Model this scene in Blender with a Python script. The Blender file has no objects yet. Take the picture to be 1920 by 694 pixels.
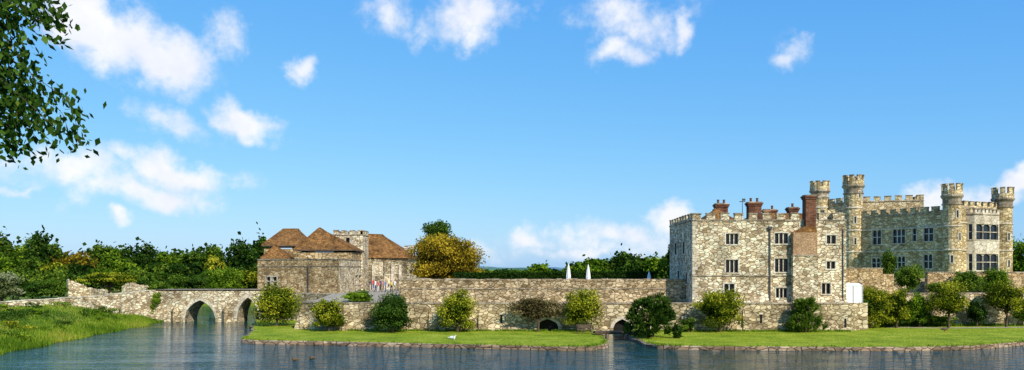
import bpy, math, random
import numpy as np
from mathutils import Vector, Matrix
R=random.Random(7); NR=np.random.default_rng(11)
F=1500.;H=7.;CX=960.;HY=508.
# image pixel helpers: column / row converted to metres at an estimated depth
def gx(px,Y): return (px-CX)*Y/F
def gz(py,Y): return H-(py-HY)*Y/F
def gy(py,z): return (H-z)*F/(py-HY)
scene=bpy.context.scene
COL=scene.collection

# ---------------------------------------------------------------- materials
def newmat(name):
    m=bpy.data.materials.new(name); m.use_nodes=True
    nt=m.node_tree
    for n in list(nt.nodes): nt.nodes.remove(n)
    return m,nt
def N(nt,t,**k):
    n=nt.nodes.new(t)
    for a,b in k.items():
        if a.startswith('i_'):
            key=a[2:]; key=int(key) if key.isdigit() else key.replace('_',' ')
            n.inputs[key].default_value=b
        else: setattr(n,a,b)
    return n
def ramp(nt,stops,interp='LINEAR'):
    n=nt.nodes.new('ShaderNodeValToRGB'); r=n.color_ramp; r.interpolation=interp
    while len(r.elements)<len(stops): r.elements.new(0.5)
    for e,(p,c) in zip(r.elements,stops):
        e.position=p; e.color=(c[0],c[1],c[2],1) if not isinstance(c,(int,float)) else (c,c,c,1)
    return n
def out(nt,sh):
    o=nt.nodes.new('ShaderNodeOutputMaterial'); nt.links.new(sh,o.inputs['Surface'])
def L(nt,a,b): nt.links.new(a,b)
def mixc(nt,fac,a,b,mode='MIX'):
    n=nt.nodes.new('ShaderNodeMix'); n.data_type='RGBA'; n.blend_type=mode
    for s,v in ((n.inputs[0],fac),(n.inputs[6],a),(n.inputs[7],b)):
        if hasattr(v,'links'): nt.links.new(v,s)
        elif isinstance(v,(int,float)): s.default_value=v
        else: s.default_value=(v[0],v[1],v[2],1)
    return n.outputs[2]
def stone(name,cols,mortar,scale=(1.9,1.9,3.6),stain=(0.6,1.12),edge=0.085,stainscale=0.35,gain=(1.44,1.31,1.09)):
    cols=[tuple(min(.8,c*g_) for c,g_ in zip(q,gain)) for q in cols]; mortar=tuple(c*g_*.7 for c,g_ in zip(mortar,gain)); stain=(stain[0]+.06,stain[1])
    m,nt=newmat(name)
    g=N(nt,'ShaderNodeNewGeometry')
    nz=N(nt,'ShaderNodeTexNoise',i_Scale=1.3,i_Detail=2.0); L(nt,g.outputs['Position'],nz.inputs['Vector'])
    vm=N(nt,'ShaderNodeVectorMath',operation='SCALE'); vm.inputs['Scale'].default_value=0.28
    L(nt,nz.outputs['Color'],vm.inputs[0])
    va=N(nt,'ShaderNodeVectorMath',operation='ADD'); L(nt,g.outputs['Position'],va.inputs[0]); L(nt,vm.outputs[0],va.inputs[1])
    mp=N(nt,'ShaderNodeMapping'); mp.inputs['Scale'].default_value=scale; L(nt,va.outputs[0],mp.inputs['Vector'])
    v1=N(nt,'ShaderNodeTexVoronoi',i_Scale=1.0); L(nt,mp.outputs[0],v1.inputs['Vector'])
    v2=N(nt,'ShaderNodeTexVoronoi',feature='DISTANCE_TO_EDGE',i_Scale=1.0); L(nt,mp.outputs[0],v2.inputs['Vector'])
    sp=N(nt,'ShaderNodeSeparateColor'); L(nt,v1.outputs['Color'],sp.inputs[0])
    k=len(cols); cr=ramp(nt,[(i/(k-1)*0.9+0.05,c) for i,c in enumerate(cols)]); L(nt,sp.outputs[0],cr.inputs[0])
    er=ramp(nt,[(0.0,0.0),(edge,1.0)]); L(nt,v2.outputs['Distance'],er.inputs[0])
    c=mixc(nt,er.outputs[0],mortar,cr.outputs[0])
    n2=N(nt,'ShaderNodeTexNoise',i_Scale=stainscale,i_Detail=6.0,i_Roughness=0.68); L(nt,g.outputs['Position'],n2.inputs['Vector'])
    r2=ramp(nt,[(0.36,stain[0]),(0.56,stain[1])]); L(nt,n2.outputs[0],r2.inputs[0])
    c=mixc(nt,1.0,c,r2.outputs[0],'MULTIPLY')
    # vertical weathering streaks
    mp3=N(nt,'ShaderNodeMapping'); mp3.inputs['Scale'].default_value=(1.6,1.6,0.22); L(nt,g.outputs['Position'],mp3.inputs['Vector'])
    n3=N(nt,'ShaderNodeTexNoise',i_Scale=1.0,i_Detail=3.0); L(nt,mp3.outputs[0],n3.inputs['Vector'])
    r3=ramp(nt,[(0.38,0.75),(0.55,1.05)]); L(nt,n3.outputs[0],r3.inputs[0])
    c=mixc(nt,0.65,c,r3.outputs[0],'MULTIPLY')
    b=N(nt,'ShaderNodeBump',i_Strength=0.9,i_Distance=0.09); L(nt,er.outputs[0],b.inputs['Height'])
    p=N(nt,'ShaderNodeBsdfPrincipled',i_Roughness=0.92); p.inputs['Specular IOR Level'].default_value=0.15
    L(nt,c,p.inputs['Base Color']); L(nt,b.outputs[0],p.inputs['Normal']); out(nt,p.outputs[0])
    return m
M_rag=stone('ragstone',[(0.22,0.175,0.115),(0.43,0.375,0.275),(0.54,0.50,0.41),(0.61,0.575,0.485),(0.31,0.255,0.17),(0.56,0.52,0.44)],(0.27,0.215,0.145))
M_wall=stone('ragstone_wall',[(0.19,0.145,0.085),(0.34,0.285,0.19),(0.44,0.375,0.26),(0.52,0.465,0.35),(0.25,0.195,0.115),(0.47,0.42,0.31)],(0.2,0.155,0.095),stain=(0.5,1.1),gain=(1.34,1.2,1.0))
M_low=stone('ragstone_battered',[(0.2,0.16,0.095),(0.38,0.325,0.225),(0.46,0.41,0.295),(0.56,0.51,0.39),(0.28,0.23,0.14)],(0.22,0.175,0.11),scale=(1.6,1.6,3.0),stain=(0.5,1.12),gain=(1.34,1.22,1.03))
M_warm=stone('warm_ragstone',[(0.21,0.15,0.075),(0.36,0.275,0.155),(0.46,0.375,0.23),(0.50,0.43,0.29),(0.29,0.215,0.115)],(0.21,0.155,0.09),stain=(0.6,1.1),gain=(1.3,1.16,.98))
M_main=stone('mansion_stone',[(0.27,0.21,0.12),(0.40,0.335,0.21),(0.48,0.415,0.285),(0.55,0.49,0.36),(0.34,0.275,0.165)],(0.29,0.235,0.145),scale=(1.6,1.6,2.8),stain=(0.65,1.08),gain=(1.48,1.34,1.09))
M_trim=stone('dressed_stone',[(0.46,0.41,0.32),(0.55,0.5,0.41),(0.60,0.56,0.48)],(0.6,0.54,0.42),scale=(1.4,1.4,2.0),stain=(0.75,1.05),edge=0.03,gain=(1.18,1.13,1.03))
M_dtrim=stone('weathered_coping',[(0.2,0.17,0.13),(0.3,0.26,0.2),(0.42,0.38,0.3)],(0.25,0.2,0.15),scale=(1.4,1.4,2.0),stain=(0.7,1.05),edge=0.03,gain=(1.22,1.14,1.02))
M_brick=stone('red_brick',[(0.17,0.065,0.035),(0.25,0.11,0.06),(0.30,0.14,0.08),(0.22,0.09,0.05)],(0.3,0.22,0.15),scale=(3.6,3.6,9.0),stain=(0.5,1.1),edge=0.05,gain=(.8,.82,.85))
M_brickp=stone('pale_brick',[(0.36,0.23,0.13),(0.44,0.30,0.18),(0.42,0.3,0.2),(0.36,0.22,0.13)],(0.5,0.38,0.27),scale=(3.6,3.6,9.0),stain=(0.75,1.1),edge=0.05,gain=(1.2,1.12,1.0))
M_tile=stone('clay_tiles',[(0.15,0.085,0.035),(0.24,0.14,0.055),(0.31,0.18,0.065),(0.19,0.12,0.05)],(0.16,0.1,0.05),scale=(3.0,3.0,6.0),stain=(0.5,1.15),edge=0.06,stainscale=0.6,gain=(1.1,.92,.74))
M_kerb=stone('bank_edging',[(0.22,0.16,0.1),(0.34,0.26,0.17),(0.42,0.34,0.24)],(0.14,0.1,0.07),scale=(1.2,1.2,3),stain=(0.5,1.1),gain=(1.1,1,.95))
def plain(name,c,rough=0.7,spec=0.3,var=0.2,scale=3.0,metal=0.0):
    m,nt=newmat(name); g=N(nt,'ShaderNodeNewGeometry')
    n=N(nt,'ShaderNodeTexNoise',i_Scale=scale,i_Detail=3.0); L(nt,g.outputs['Position'],n.inputs['Vector'])
    r=ramp(nt,[(0.3,tuple(x*(1-var) for x in c)),(0.7,tuple(x*(1+var) for x in c))]); L(nt,n.outputs[0],r.inputs[0])
    p=N(nt,'ShaderNodeBsdfPrincipled',i_Roughness=rough,i_Metallic=metal); p.inputs['Specular IOR Level'].default_value=spec
    L(nt,r.outputs[0],p.inputs['Base Color']); out(nt,p.outputs[0]); return m
M_glass=plain('window_glass',(0.012,0.014,0.018),0.15,0.4,0.5,1.2)
M_lead=plain('lead_pipe',(0.06,0.06,0.06),0.6)
M_white=plain('white_canvas',(0.8,0.8,0.79),0.8,0.2,0.04)
M_wframe=plain('painted_frame',(0.6,0.58,0.52),0.6,0.3,0.05)
M_wood=plain('weathered_wood',(0.13,0.09,0.06),0.8,0.2,0.35)
M_bark=plain('bark',(0.09,0.065,0.04),0.9,0.1,0.4,5.0)
M_tunnelshade=plain('painted_tunnel_shade',(0.02,0.018,0.015),0.9,0.1)
def leafmat(name,stops,trans=0.27):
    m,nt=newmat(name)
    a=N(nt,'ShaderNodeAttribute',attribute_name='tone')
    r=ramp(nt,stops); L(nt,a.outputs['Fac'],r.inputs[0])
    d=N(nt,'ShaderNodeBsdfDiffuse'); t=N(nt,'ShaderNodeBsdfTranslucent')
    L(nt,r.outputs[0],d.inputs[0]); L(nt,r.outputs[0],t.inputs[0])
    x=N(nt,'ShaderNodeMixShader',i_0=trans); L(nt,d.outputs[0],x.inputs[1]); L(nt,t.outputs[0],x.inputs[2])
    out(nt,x.outputs[0]); return m
LF_dark=leafmat('foliage_dark',[(0,(0.006,0.018,0.004)),(0.45,(0.03,0.075,0.010)),(1,(0.14,0.23,0.028))])
LF_mid=leafmat('foliage_mid',[(0,(0.012,0.034,0.005)),(0.45,(0.07,0.14,0.014)),(1,(0.27,0.37,0.035))])
LF_yel=leafmat('foliage_yellow_green',[(0,(0.016,0.035,0.004)),(0.38,(0.11,0.155,0.010)),(0.72,(0.40,0.40,0.025)),(1,(0.64,0.58,0.06))])
LF_gold=leafmat('foliage_golden',[(0,(0.03,0.035,0.005)),(0.32,(0.16,0.12,0.012)),(0.66,(0.44,0.31,0.02)),(1,(0.62,0.47,0.05))])
LF_brt=leafmat('foliage_bright',[(0,(0.015,0.045,0.004)),(0.45,(0.12,0.22,0.014)),(1,(0.36,0.48,0.035))])
LF_brn=leafmat('foliage_wisteria',[(0,(0.035,0.03,0.012)),(0.5,(0.19,0.15,0.06)),(1,(0.42,0.35,0.17))])
LF_blos=leafmat('foliage_blossom',[(0,(0.05,0.08,0.02)),(0.4,(0.16,0.2,0.07)),(0.75,(0.46,0.45,0.28)),(1,(0.72,0.69,0.52))])
LF_reed=leafmat('reed_blades',[(0,(0.025,0.07,0.008)),(0.5,(0.15,0.27,0.018)),(0.85,(0.40,0.48,0.05)),(1,(0.42,0.28,0.09))],0.35)
LF_fore=leafmat('birch_leaves',[(0,(0.01,0.03,0.005)),(0.6,(0.04,0.09,0.012)),(0.93,(0.11,0.2,0.03)),(1,(0.45,0.4,0.04))],0.3)
def grass(name,a,b,c,s=0.5):
    m,nt=newmat(name); g=N(nt,'ShaderNodeNewGeometry')
    n=N(nt,'ShaderNodeTexNoise',i_Scale=s,i_Detail=9.0,i_Roughness=0.75); L(nt,g.outputs['Position'],n.inputs['Vector'])
    r=ramp(nt,[(0.34,a),(0.5,b),(0.66,c)]); L(nt,n.outputs[0],r.inputs[0])
    n2=N(nt,'ShaderNodeTexNoise',i_Scale=5.0,i_Detail=5.0); L(nt,g.outputs['Position'],n2.inputs['Vector'])
    bp=N(nt,'ShaderNodeBump',i_Strength=1.0,i_Distance=0.2); L(nt,n2.outputs[0],bp.inputs['Height'])
    r2=ramp(nt,[(0.35,0.6),(0.65,1.2)]); L(nt,n2.outputs[0],r2.inputs[0])
    cc=mixc(nt,1.0,r.outputs[0],r2.outputs[0],'MULTIPLY')
    p=N(nt,'ShaderNodeBsdfPrincipled',i_Roughness=0.9); p.inputs['Specular IOR Level'].default_value=0.1
    L(nt,cc,p.inputs['Base Color']); L(nt,bp.outputs[0],p.inputs['Normal']); out(nt,p.outputs[0]); return m
M_lawn=grass('lawn_grass',(0.15,0.23,0.012),(0.28,0.36,0.02),(0.43,0.46,0.05),0.3)
M_ground=grass('meadow',(0.05,0.11,0.012),(0.14,0.22,0.02),(0.30,0.29,0.05),0.16)
M_gravel=grass('gravel',(0.34,0.29,0.2),(0.45,0.39,0.29),(0.5,0.45,0.36),1.0)
M_hill=plain('haze_tinted_hillside',(0.13,0.24,0.29),1.0,0.0,0.35,0.006)  # bluish base colour carries the distance haze, no atmosphere is modelled
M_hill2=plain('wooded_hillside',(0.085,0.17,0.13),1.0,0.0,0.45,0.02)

# ---------------------------------------------------------------- mesh builder
class MB:
    def __init__(s): s.v=[];s.f=[];s.m=[];s.mats=[]
    def mi(s,mat):
        if mat not in s.mats: s.mats.append(mat)
        return s.mats.index(mat)
    def poly(s,pts,mat):
        b=len(s.v); s.v+= [tuple(p) for p in pts]; s.f.append(tuple(range(b,b+len(pts)))); s.m.append(s.mi(mat))
    def hexa(s,q,mat):  # 8 pts: bottom 4, top 4
        b=len(s.v); s.v+=[tuple(p) for p in q]; k=s.mi(mat)
        for f in ((3,2,1,0),(4,5,6,7),(0,1,5,4),(1,2,6,5),(2,3,7,6),(3,0,4,7)):
            s.f.append(tuple(b+i for i in f)); s.m.append(k)
    def box(s,x0,x1,y0,y1,z0,z1,mat,tx=0,ty=0):
        s.hexa([(x0,y0,z0),(x1,y0,z0),(x1,y1,z0),(x0,y1,z0),(x0+tx,y0+ty,z1),(x1-tx,y0+ty,z1),(x1-tx,y1-ty,z1),(x0+tx,y1-ty,z1)],mat)
    def prism(s,pl,z0,z1,mat,top=None):
        n=len(pl)
        for i in range(n):
            a=pl[i];b=pl[(i+1)%n]; s.poly([(a[0],a[1],z0),(b[0],b[1],z0),(b[0],b[1],z1),(a[0],a[1],z1)],mat)
        s.poly([(p[0],p[1],z1) for p in pl],top or mat)
    def tube(s,pts,rads,mat,n=6):
        prev=None
        for i,(p,r) in enumerate(zip(pts,rads)):
            p=Vector(p); d=(Vector(pts[min(i+1,len(pts)-1)])-Vector(pts[max(i-1,0)])).normalized()
            a=d.cross(Vector((0,1,0.3))); 
            if a.length<1e-3: a=d.cross(Vector((1,0,0)))
            a.normalize(); b=d.cross(a); base=len(s.v)
            for k in range(n):
                t=2*math.pi*k/n; s.v.append(tuple(p+a*math.cos(t)*r+b*math.sin(t)*r))
            if prev is not None:
                for k in range(n):
                    s.f.append((prev+k,prev+(k+1)%n,base+(k+1)%n,base+k)); s.m.append(s.mi(mat))
            prev=base
    def ring(s,cx,cy,prof,mat,n=18,cap=True):
        prev=None
        for (r,z) in prof:
            base=len(s.v)
            for k in range(n):
                t=2*math.pi*k/n; s.v.append((cx+r*math.cos(t),cy+r*math.sin(t),z))
            if prev is not None:
                for k in range(n):
                    s.f.append((prev+k,prev+(k+1)%n,base+(k+1)%n,base+k)); s.m.append(s.mi(mat))
            prev=base
        if cap: s.f.append(tuple(range(prev,prev+n))); s.m.append(s.mi(mat))
    def build(s,name,parent=None,smooth=False):
        me=bpy.data.meshes.new(name); me.from_pydata(s.v,[],s.f)
        for m in s.mats: me.materials.append(m)
        me.polygons.foreach_set('material_index',s.m)
        if smooth: me.polygons.foreach_set('use_smooth',[True]*len(s.f))
        me.update(); return place(me,name,parent)
def place(me,name,parent):
    o=bpy.data.objects.new(name,me); COL.objects.link(o)
    if parent:
        o.parent=parent; o.matrix_parent_inverse=Matrix.Translation(-parent.location)
    else:
        n=len(me.vertices); co=np.zeros(n*3); me.vertices.foreach_get('co',co); co=co.reshape(-1,3)
        c=(co.max(0)+co.min(0))/2; c[2]=co[:,2].min()
        co-=c; me.vertices.foreach_set('co',co.ravel()); me.update(); o.location=c
    return o
def empty(name,x,y,z):
    e=bpy.data.objects.new(name,None); e.location=(x,y,z); COL.objects.link(e); return e

class Wall:
    """vertical face from p0 to p1 (left to right seen from outside)"""
    def __init__(s,p0,p1):
        s.p0=Vector(p0); s.p1=Vector(p1); d=s.p1-s.p0; s.L=d.length; s.u=d/s.L; s.n=Vector((s.u.y,-s.u.x))
    def P(s,a,z,o=0.0):
        q=s.p0+s.u*a+s.n*o; return (q.x,q.y,z)
    def s_of(s,px):
        r=(px-CX)/F; return (r*s.p0.y-s.p0.x)/(s.u.x-r*s.u.y)
    def sz(s,px,py):
        a=s.s_of(px); Y=s.p0.y+s.u.y*a; return a,gz(py,Y)
    def ob(s,mb,a0,a1,z0,z1,o0,o1,mat):
        mb.hexa([s.P(a0,z0,o0),s.P(a1,z0,o0),s.P(a1,z0,o1),s.P(a0,z0,o1),s.P(a0,z1,o0),s.P(a1,z1,o0),s.P(a1,z1,o1),s.P(a0,z1,o1)],mat)
    def face(s,mb,z0,z1,ops,mat,trim=M_trim,det=None,frame=M_trim):
        det=det or mb
        S=sorted({0.0,s.L,*[o[0] for o in ops],*[o[1] for o in ops]}); Z=sorted({z0,z1,*[o[2] for o in ops],*[o[3] for o in ops]})
        for i in range(len(S)-1):
            for j in range(len(Z)-1):
                ca=(S[i]+S[i+1])/2; cz=(Z[j]+Z[j+1])/2
                if any(o[0]<ca<o[1] and o[2]<cz<o[3] for o in ops): continue
                mb.poly([s.P(S[i],Z[j]),s.P(S[i+1],Z[j]),s.P(S[i+1],Z[j+1]),s.P(S[i],Z[j+1])],mat)
        for o in ops:
            a0,a1,b0,b1=o[:4]; nl=o[4] if len(o)>4 else 2; nt_=o[5] if len(o)>5 else 0
            d=-0.35
            det.poly([s.P(a0,b0),s.P(a0,b1),s.P(a0,b1,d),s.P(a0,b0,d)],trim)
            det.poly([s.P(a1,b0),s.P(a1,b1),s.P(a1,b1,d),s.P(a1,b0,d)],trim)
            det.poly([s.P(a0,b1),s.P(a1,b1),s.P(a1,b1,d),s.P(a0,b1,d)],trim)
            det.poly([s.P(a0,b0),s.P(a1,b0),s.P(a1,b0,d),s.P(a0,b0,d)],trim)
            det.poly([s.P(a0,b0,-0.28),s.P(a1,b0,-0.28),s.P(a1,b1,-0.28),s.P(a0,b1,-0.28)],M_glass)
            w=0.16
            s.ob(det,a0-w,a0,b0,b1,-0.1,0.03,trim); s.ob(det,a1,a1+w,b0,b1,-0.1,0.03,trim)
            s.ob(det,a0-w,a1+w,b1,b1+w,-0.1,0.06,trim); s.ob(det,a0-w-.05,a1+w+.05,b0-w*.9,b0,-0.1,0.09,trim)
            mw=0.1; step=(a1-a0)/nl
            for k in range(1,nl): s.ob(det,a0+k*step-mw/2,a0+k*step+mw/2,b0,b1,-0.25,-0.08,frame)
            for k in range(1,nt_+1):
                zz=b0+(b1-b0)*k/(nt_+1)
                for q in range(nl): s.ob(det,a0+q*step+mw/2,a0+(q+1)*step-mw/2,zz-.045,zz+.045,-0.23,-0.10,frame)
            for k in range(nl):
                x0=a0+k*step+(mw/2 if k else 0); x1=a0+(k+1)*step-(mw/2 if k<nl-1 else 0); h=min(.3,step*.45); xm=(x0+x1)/2
                for xa in (x0,x1):
                    det.poly([s.P(xa,b1,-.12),s.P(xm,b1,-.12),s.P(xa+(xm-xa)*.35,b1-h*.45,-.12),s.P(xa,b1-h,-.12)],frame)
    def cren(s,mb,z,mw,gap,h,th,mat,cap,start=0.0,end=None,pw=0.0):
        end=s.L if end is None else end; a=start
        if pw: s.ob(mb,start,end,z,z+pw,-th,0.0,mat); z+=pw
        s.ob(mb,start,end,z-.14-pw,z-.003-pw,0.002,0.09,cap)
        while a<end-0.25:
            b=min(a+mw,end); hh=h*R.uniform(.93,1.05)
            s.ob(mb,a,b,z,z+hh,-th,0.0,mat); s.ob(mb,a-.04,b+.04,z+hh,z+hh+.12,-th-.05,0.06,cap); a=b+gap
def ops_of(w,lst):
    r=[]
    for (x0,x1,y0,y1,*k) in lst:
        a0,zt=w.sz(x0,y0); a1,zb=w.sz(x1,y1); r.append((a0,a1,zb,zt,*k))
    return r
def arched(mb,w,z0,z1,th,arches,mat,vous=M_trim,nseg=14,top=None):
    segs=[];cur=0.0
    for (a0,a1,zs,za) in arches:
        segs.append(('s',cur,a0))
        for k in range(nseg): segs.append(('a',a0+(a1-a0)*k/nseg,a0+(a1-a0)*(k+1)/nseg,a0,a1,zs,za))
        cur=a1
    segs.append(('s',cur,w.L))
    def hh(a,a0,a1,zs,za):
        u=min(1,abs(2*(a-a0)/(a1-a0)-1)); return zs+(za-zs)*(0.72*math.sqrt(max(0,1-u*u))+0.28*(1-u))
    for g in segs:
        if g[0]=='s':
            for o in (0,-th): mb.poly([w.P(g[1],z0,o),w.P(g[2],z0,o),w.P(g[2],z1,o),w.P(g[1],z1,o)],mat)
        else:
            h0=hh(g[1],*g[3:]);h1=hh(g[2],*g[3:])
            for o in (0,-th): mb.poly([w.P(g[1],h0,o),w.P(g[2],h1,o),w.P(g[2],z1,o),w.P(g[1],z1,o)],mat)
            mb.poly([w.P(g[1],h0,0),w.P(g[2],h1,0),w.P(g[2],h1,-th),w.P(g[1],h0,-th)],mat)
            if vous:
                a0,a1,zs,za=g[3:]; cx=(a0+a1)/2; k=1.0+0.36/((a1-a0)/2)
                def up(a,h): return (cx+(a-cx)*k, zs+(h-zs)*k+0.02)
                (A,B),(C,D)=up(g[1],h0),up(g[2],h1)
                mb.hexa([w.P(g[1],h0-.01,-.1),w.P(g[2],h1-.01,-.1),w.P(g[2],h1-.01,.05),w.P(g[1],h0-.01,.05),w.P(A,B,-.1),w.P(C,D,-.1),w.P(C,D,.05),w.P(A,B,.05)],vous)
    for (a0,a1,zs,za) in arches:
        for a in (a0,a1): mb.poly([w.P(a,z0,0),w.P(a,zs,0),w.P(a,zs,-th),w.P(a,z0,-th)],mat)
    for a in (0,w.L): mb.poly([w.P(a,z0,0),w.P(a,z1,0),w.P(a,z1,-th),w.P(a,z0,-th)],mat)
    w.ob(mb,-.05,w.L+.05,z1,z1+.14,-th-.06,0.07,top or M_dtrim)

def turret(mb,cx,cy,r,z0,zt,mat,rings=(),slits=()):
    """round turret, zt = top of merlons"""
    zc=zt-2.6; rr=r*1.13
    mb.ring(cx,cy,[(r,z0),(r,zc-.5)],mat,cap=False)
    mb.ring(cx,cy,[(r,zc-.5),(r+.14,zc-.42),(r+.14,zc-.25),(r+.02,zc-.2),(r+.02,zc+.4),(rr+.12,zc+.75),(rr+.12,zc+.95),(rr,zc+1.0)],M_dtrim,cap=False)
    mb.ring(cx,cy,[(rr,zc+1.0),(rr,zt-.95)],mat)
    n=8
    for k in range(n):
        t0=2*math.pi*(k+.0)/n; t1=t0+2*math.pi/n*.6; ri=rr-.38
        for (za,zb,ra,rb,m) in ((zt-.95,zt-.14,ri,rr,mat),(zt-.14,zt,ri-.05,rr+.07,M_dtrim)):
            tm=(t0+t1)/2
            def c(rad,t,z): return (cx+rad*math.cos(t),cy+rad*math.sin(t),z)
            for (ta,tb) in ((t0,tm),(tm,t1)):
                mb.hexa([c(ra,ta,za),c(ra,tb,za),c(rb,tb,za),c(rb,ta,za),c(ra,ta,zb),c(ra,tb,zb),c(rb,tb,zb),c(rb,ta,zb)],m)
    for z in rings: mb.ring(cx,cy,[(r,z-.12),(r+.12,z-.06),(r+.12,z+.06),(r,z+.14)],M_trim,cap=False)
    for (ang,z) in slits:
        d=Vector((math.sin(ang),-math.cos(ang))); u=Vector((-d.y,d.x)); 
        w=Wall((cx+d.x*r-u.x*.4,cy+d.y*r-u.y*.4),(cx+d.x*r+u.x*.4,cy+d.y*r+u.y*.4))
        w.ob(mb,.1,.7,z-.55,z+.75,-.3,.03,M_trim); w.ob(mb,.27,.53,z-.4,z+.6,-.2,.045,M_glass)
def chimney(mb,x0,x1,y0,y1,z0,z1,mat,pots=2):
    mb.box(x0,x1,y0,y1,z0,z1-.5,mat)
    mb.box(x0-.08,x1+.08,y0-.08,y1+.08,z1-.5,z1-.32,mat); mb.box(x0-.16,x1+.16,y0-.16,y1+.16,z1-.32,z1-.12,mat); mb.box(x0-.05,x1+.05,y0-.05,y1+.05,z1-.12,z1,M_dtrim)
    for k in range(pots):
        cx=x0+(x1-x0)*(k+.5)/pots; mb.ring(cx,(y0+y1)/2,[(.15,z1),(.13,z1+.35),(.17,z1+.38),(.17,z1+.45)],M_brick,8)
def hiproof(mb,x0,x1,y0,y1,ze,zr,rx0,rx1,ry,mat,ov=.35,ry1=None):
    x0-=ov;x1+=ov;y0-=ov;y1+=ov; ry1=ry if ry1 is None else ry1
    A=(x0,y0,ze);B=(x1,y0,ze);C=(x1,y1,ze);D=(x0,y1,ze);r0=(rx0,ry,zr);r1=(rx1,ry1,zr)
    if abs(rx1-rx0)<.05 and ry==ry1:
        for a,b in ((A,B),(B,C),(C,D),(D,A)): mb.poly([a,b,r0],mat)
    else:
        mb.poly([A,B,r1,r0],mat);mb.poly([B,C,r1],mat);mb.poly([C,D,r0,r1],mat);mb.poly([D,A,r0],mat)
        mb.tube([r0,r1],[.13,.13],mat,6)
    for a,b in ((A,r0),(B,r1)): mb.tube([a,b],[.1,.1],mat,5)
    mb.prism([(x0,y0),(x1,y0),(x1,y1),(x0,y1)],ze-.16,ze-.004,M_wood)

# ---------------------------------------------------------------- foliage
class Leaves:
    def __init__(s): s.V=[];s.T=[];s.M=[];s.mats=[]
    def mi(s,mat):
        if mat not in s.mats: s.mats.append(mat)
        return s.mats.index(mat)
    def add(s,c,size,tone,mat,asp=0.6,nb=None,axis=None):
        n=len(c)
        if axis is None:
            a=NR.normal(size=(n,3))
        else: a=axis+NR.normal(size=(n,3))*.15
        a/=np.linalg.norm(a,axis=1)[:,None]
        b=NR.normal(size=(n,3))
        if nb is not None:
            nn=nb+NR.normal(size=(n,3))*.5; b=np.cross(nn,a)
        else: b=np.cross(b,a)
        b/=np.linalg.norm(b,axis=1)[:,None]+1e-9
        sz=(size*NR.uniform(.6,1.3,n))[:,None]
        q=np.stack([c-a*sz*.5,c+b*sz*.5*asp-a*sz*.05,c+a*sz*.5,c-b*sz*.5*asp-a*sz*.05],1)
        s.V.append(q.reshape(-1,3)); s.T.append(np.clip(tone,0,1)); s.M.append(np.full(n,s.mi(mat)))
    def crown(s,c,rad,n,size,mat,k=26,shell=.8,asp=.7,tb=0.5,cs=.36,zmin=None):
        c=np.array(c);rad=np.array(rad,float)
        d=NR.normal(size=(k,3)); d/=np.linalg.norm(d,axis=1)[:,None]
        d[:,2]=np.where(d[:,2]<-.6,-d[:,2],d[:,2])
        fac=NR.uniform(.4,.85,k)[:,None]
        cc=c+d*rad*fac; cr=NR.uniform(.65,1.3,k)*cs
        ct=tb+NR.uniform(-.26,.26,k)
        i=NR.integers(0,k,n); e=NR.normal(size=(n,3)); e/=np.linalg.norm(e,axis=1)[:,None]
        p=cc[i]+e*rad*(cr[i]*NR.uniform(shell-.45,1.08,n))[:,None]*np.array([1,1,.85])
        tone=ct[i]+NR.uniform(-.22,.22,n)
        if zmin is not None:
            ok=p[:,2]>zmin; p=p[ok];e=e[ok];tone=tone[ok]
        s.add(p,size,tone,mat,asp,nb=e)
        return cc
    def build(s,name,parent=None):
        V=np.concatenate(s.V);T=np.concatenate(s.T);Mi=np.concatenate(s.M); n=len(T)
        me=bpy.data.meshes.new(name); me.vertices.add(n*4); me.vertices.foreach_set('co',V.ravel())
        me.loops.add(n*4); me.loops.foreach_set('vertex_index',np.arange(n*4)); me.polygons.add(n)
        me.polygons.foreach_set('loop_start',np.arange(n)*4); me.polygons.foreach_set('loop_total',np.full(n,4))
        for m in s.mats: me.materials.append(m)
        me.polygons.foreach_set('material_index',Mi.astype(np.int32))
        a=me.attributes.new('tone','FLOAT','FACE'); a.data.foreach_set('value',T.astype(np.float32))
        me.update(calc_edges=True); me.validate(); return place(me,name,parent)
def tree(name,x,y,z0,ztop,width,mat,n=5000,leaf=.22,k=30,trunk=.35,crownbase=.15,tr=.12,depth=None,tb=.5,cs=.36):
    e=empty(name,x,y,z0); h=ztop-z0; cb=z0+h*crownbase
    lv=Leaves(); rad=(width/2*1.04,(depth or width*.85)/2,(ztop-cb)/2*1.02); c=(x,y,(ztop+cb)/2)
    cc=lv.crown(c,rad,n,leaf,mat,k=k,tb=tb,cs=cs,zmin=z0+.02)
    if crownbase<.11: # skirt of low branches
        lv.crown((x,y,z0+h*.24),(rad[0]*.92,rad[1]*.92,h*.3),n//3,leaf,mat,k=max(8,k//2),tb=tb-.12,cs=cs,zmin=z0+.02)
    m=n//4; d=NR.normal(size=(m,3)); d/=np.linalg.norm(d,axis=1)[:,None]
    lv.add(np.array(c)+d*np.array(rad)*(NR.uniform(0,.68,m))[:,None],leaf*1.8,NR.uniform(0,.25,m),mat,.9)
    lv.build('crown',e)
    mb=MB(); top=(x+R.uniform(-.1,.1)*width,y,z0+h*.7)
    mb.tube([(x,y,z0-.15),(x+.02*width,y,z0+h*.3),top],[tr*1.25,tr,tr*.35],M_bark,7)
    for q in cc[:10]:
        mb.tube([(x+.01*width,y,z0+h*R.uniform(.2,.45)),((x+q[0])/2,(y+q[1])/2,(z0+h*.3+q[2])/2+.05*h),tuple(q)],[tr*.5,tr*.3,tr*.1],M_bark,5)
    mb.build('trunk',e); return e

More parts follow.
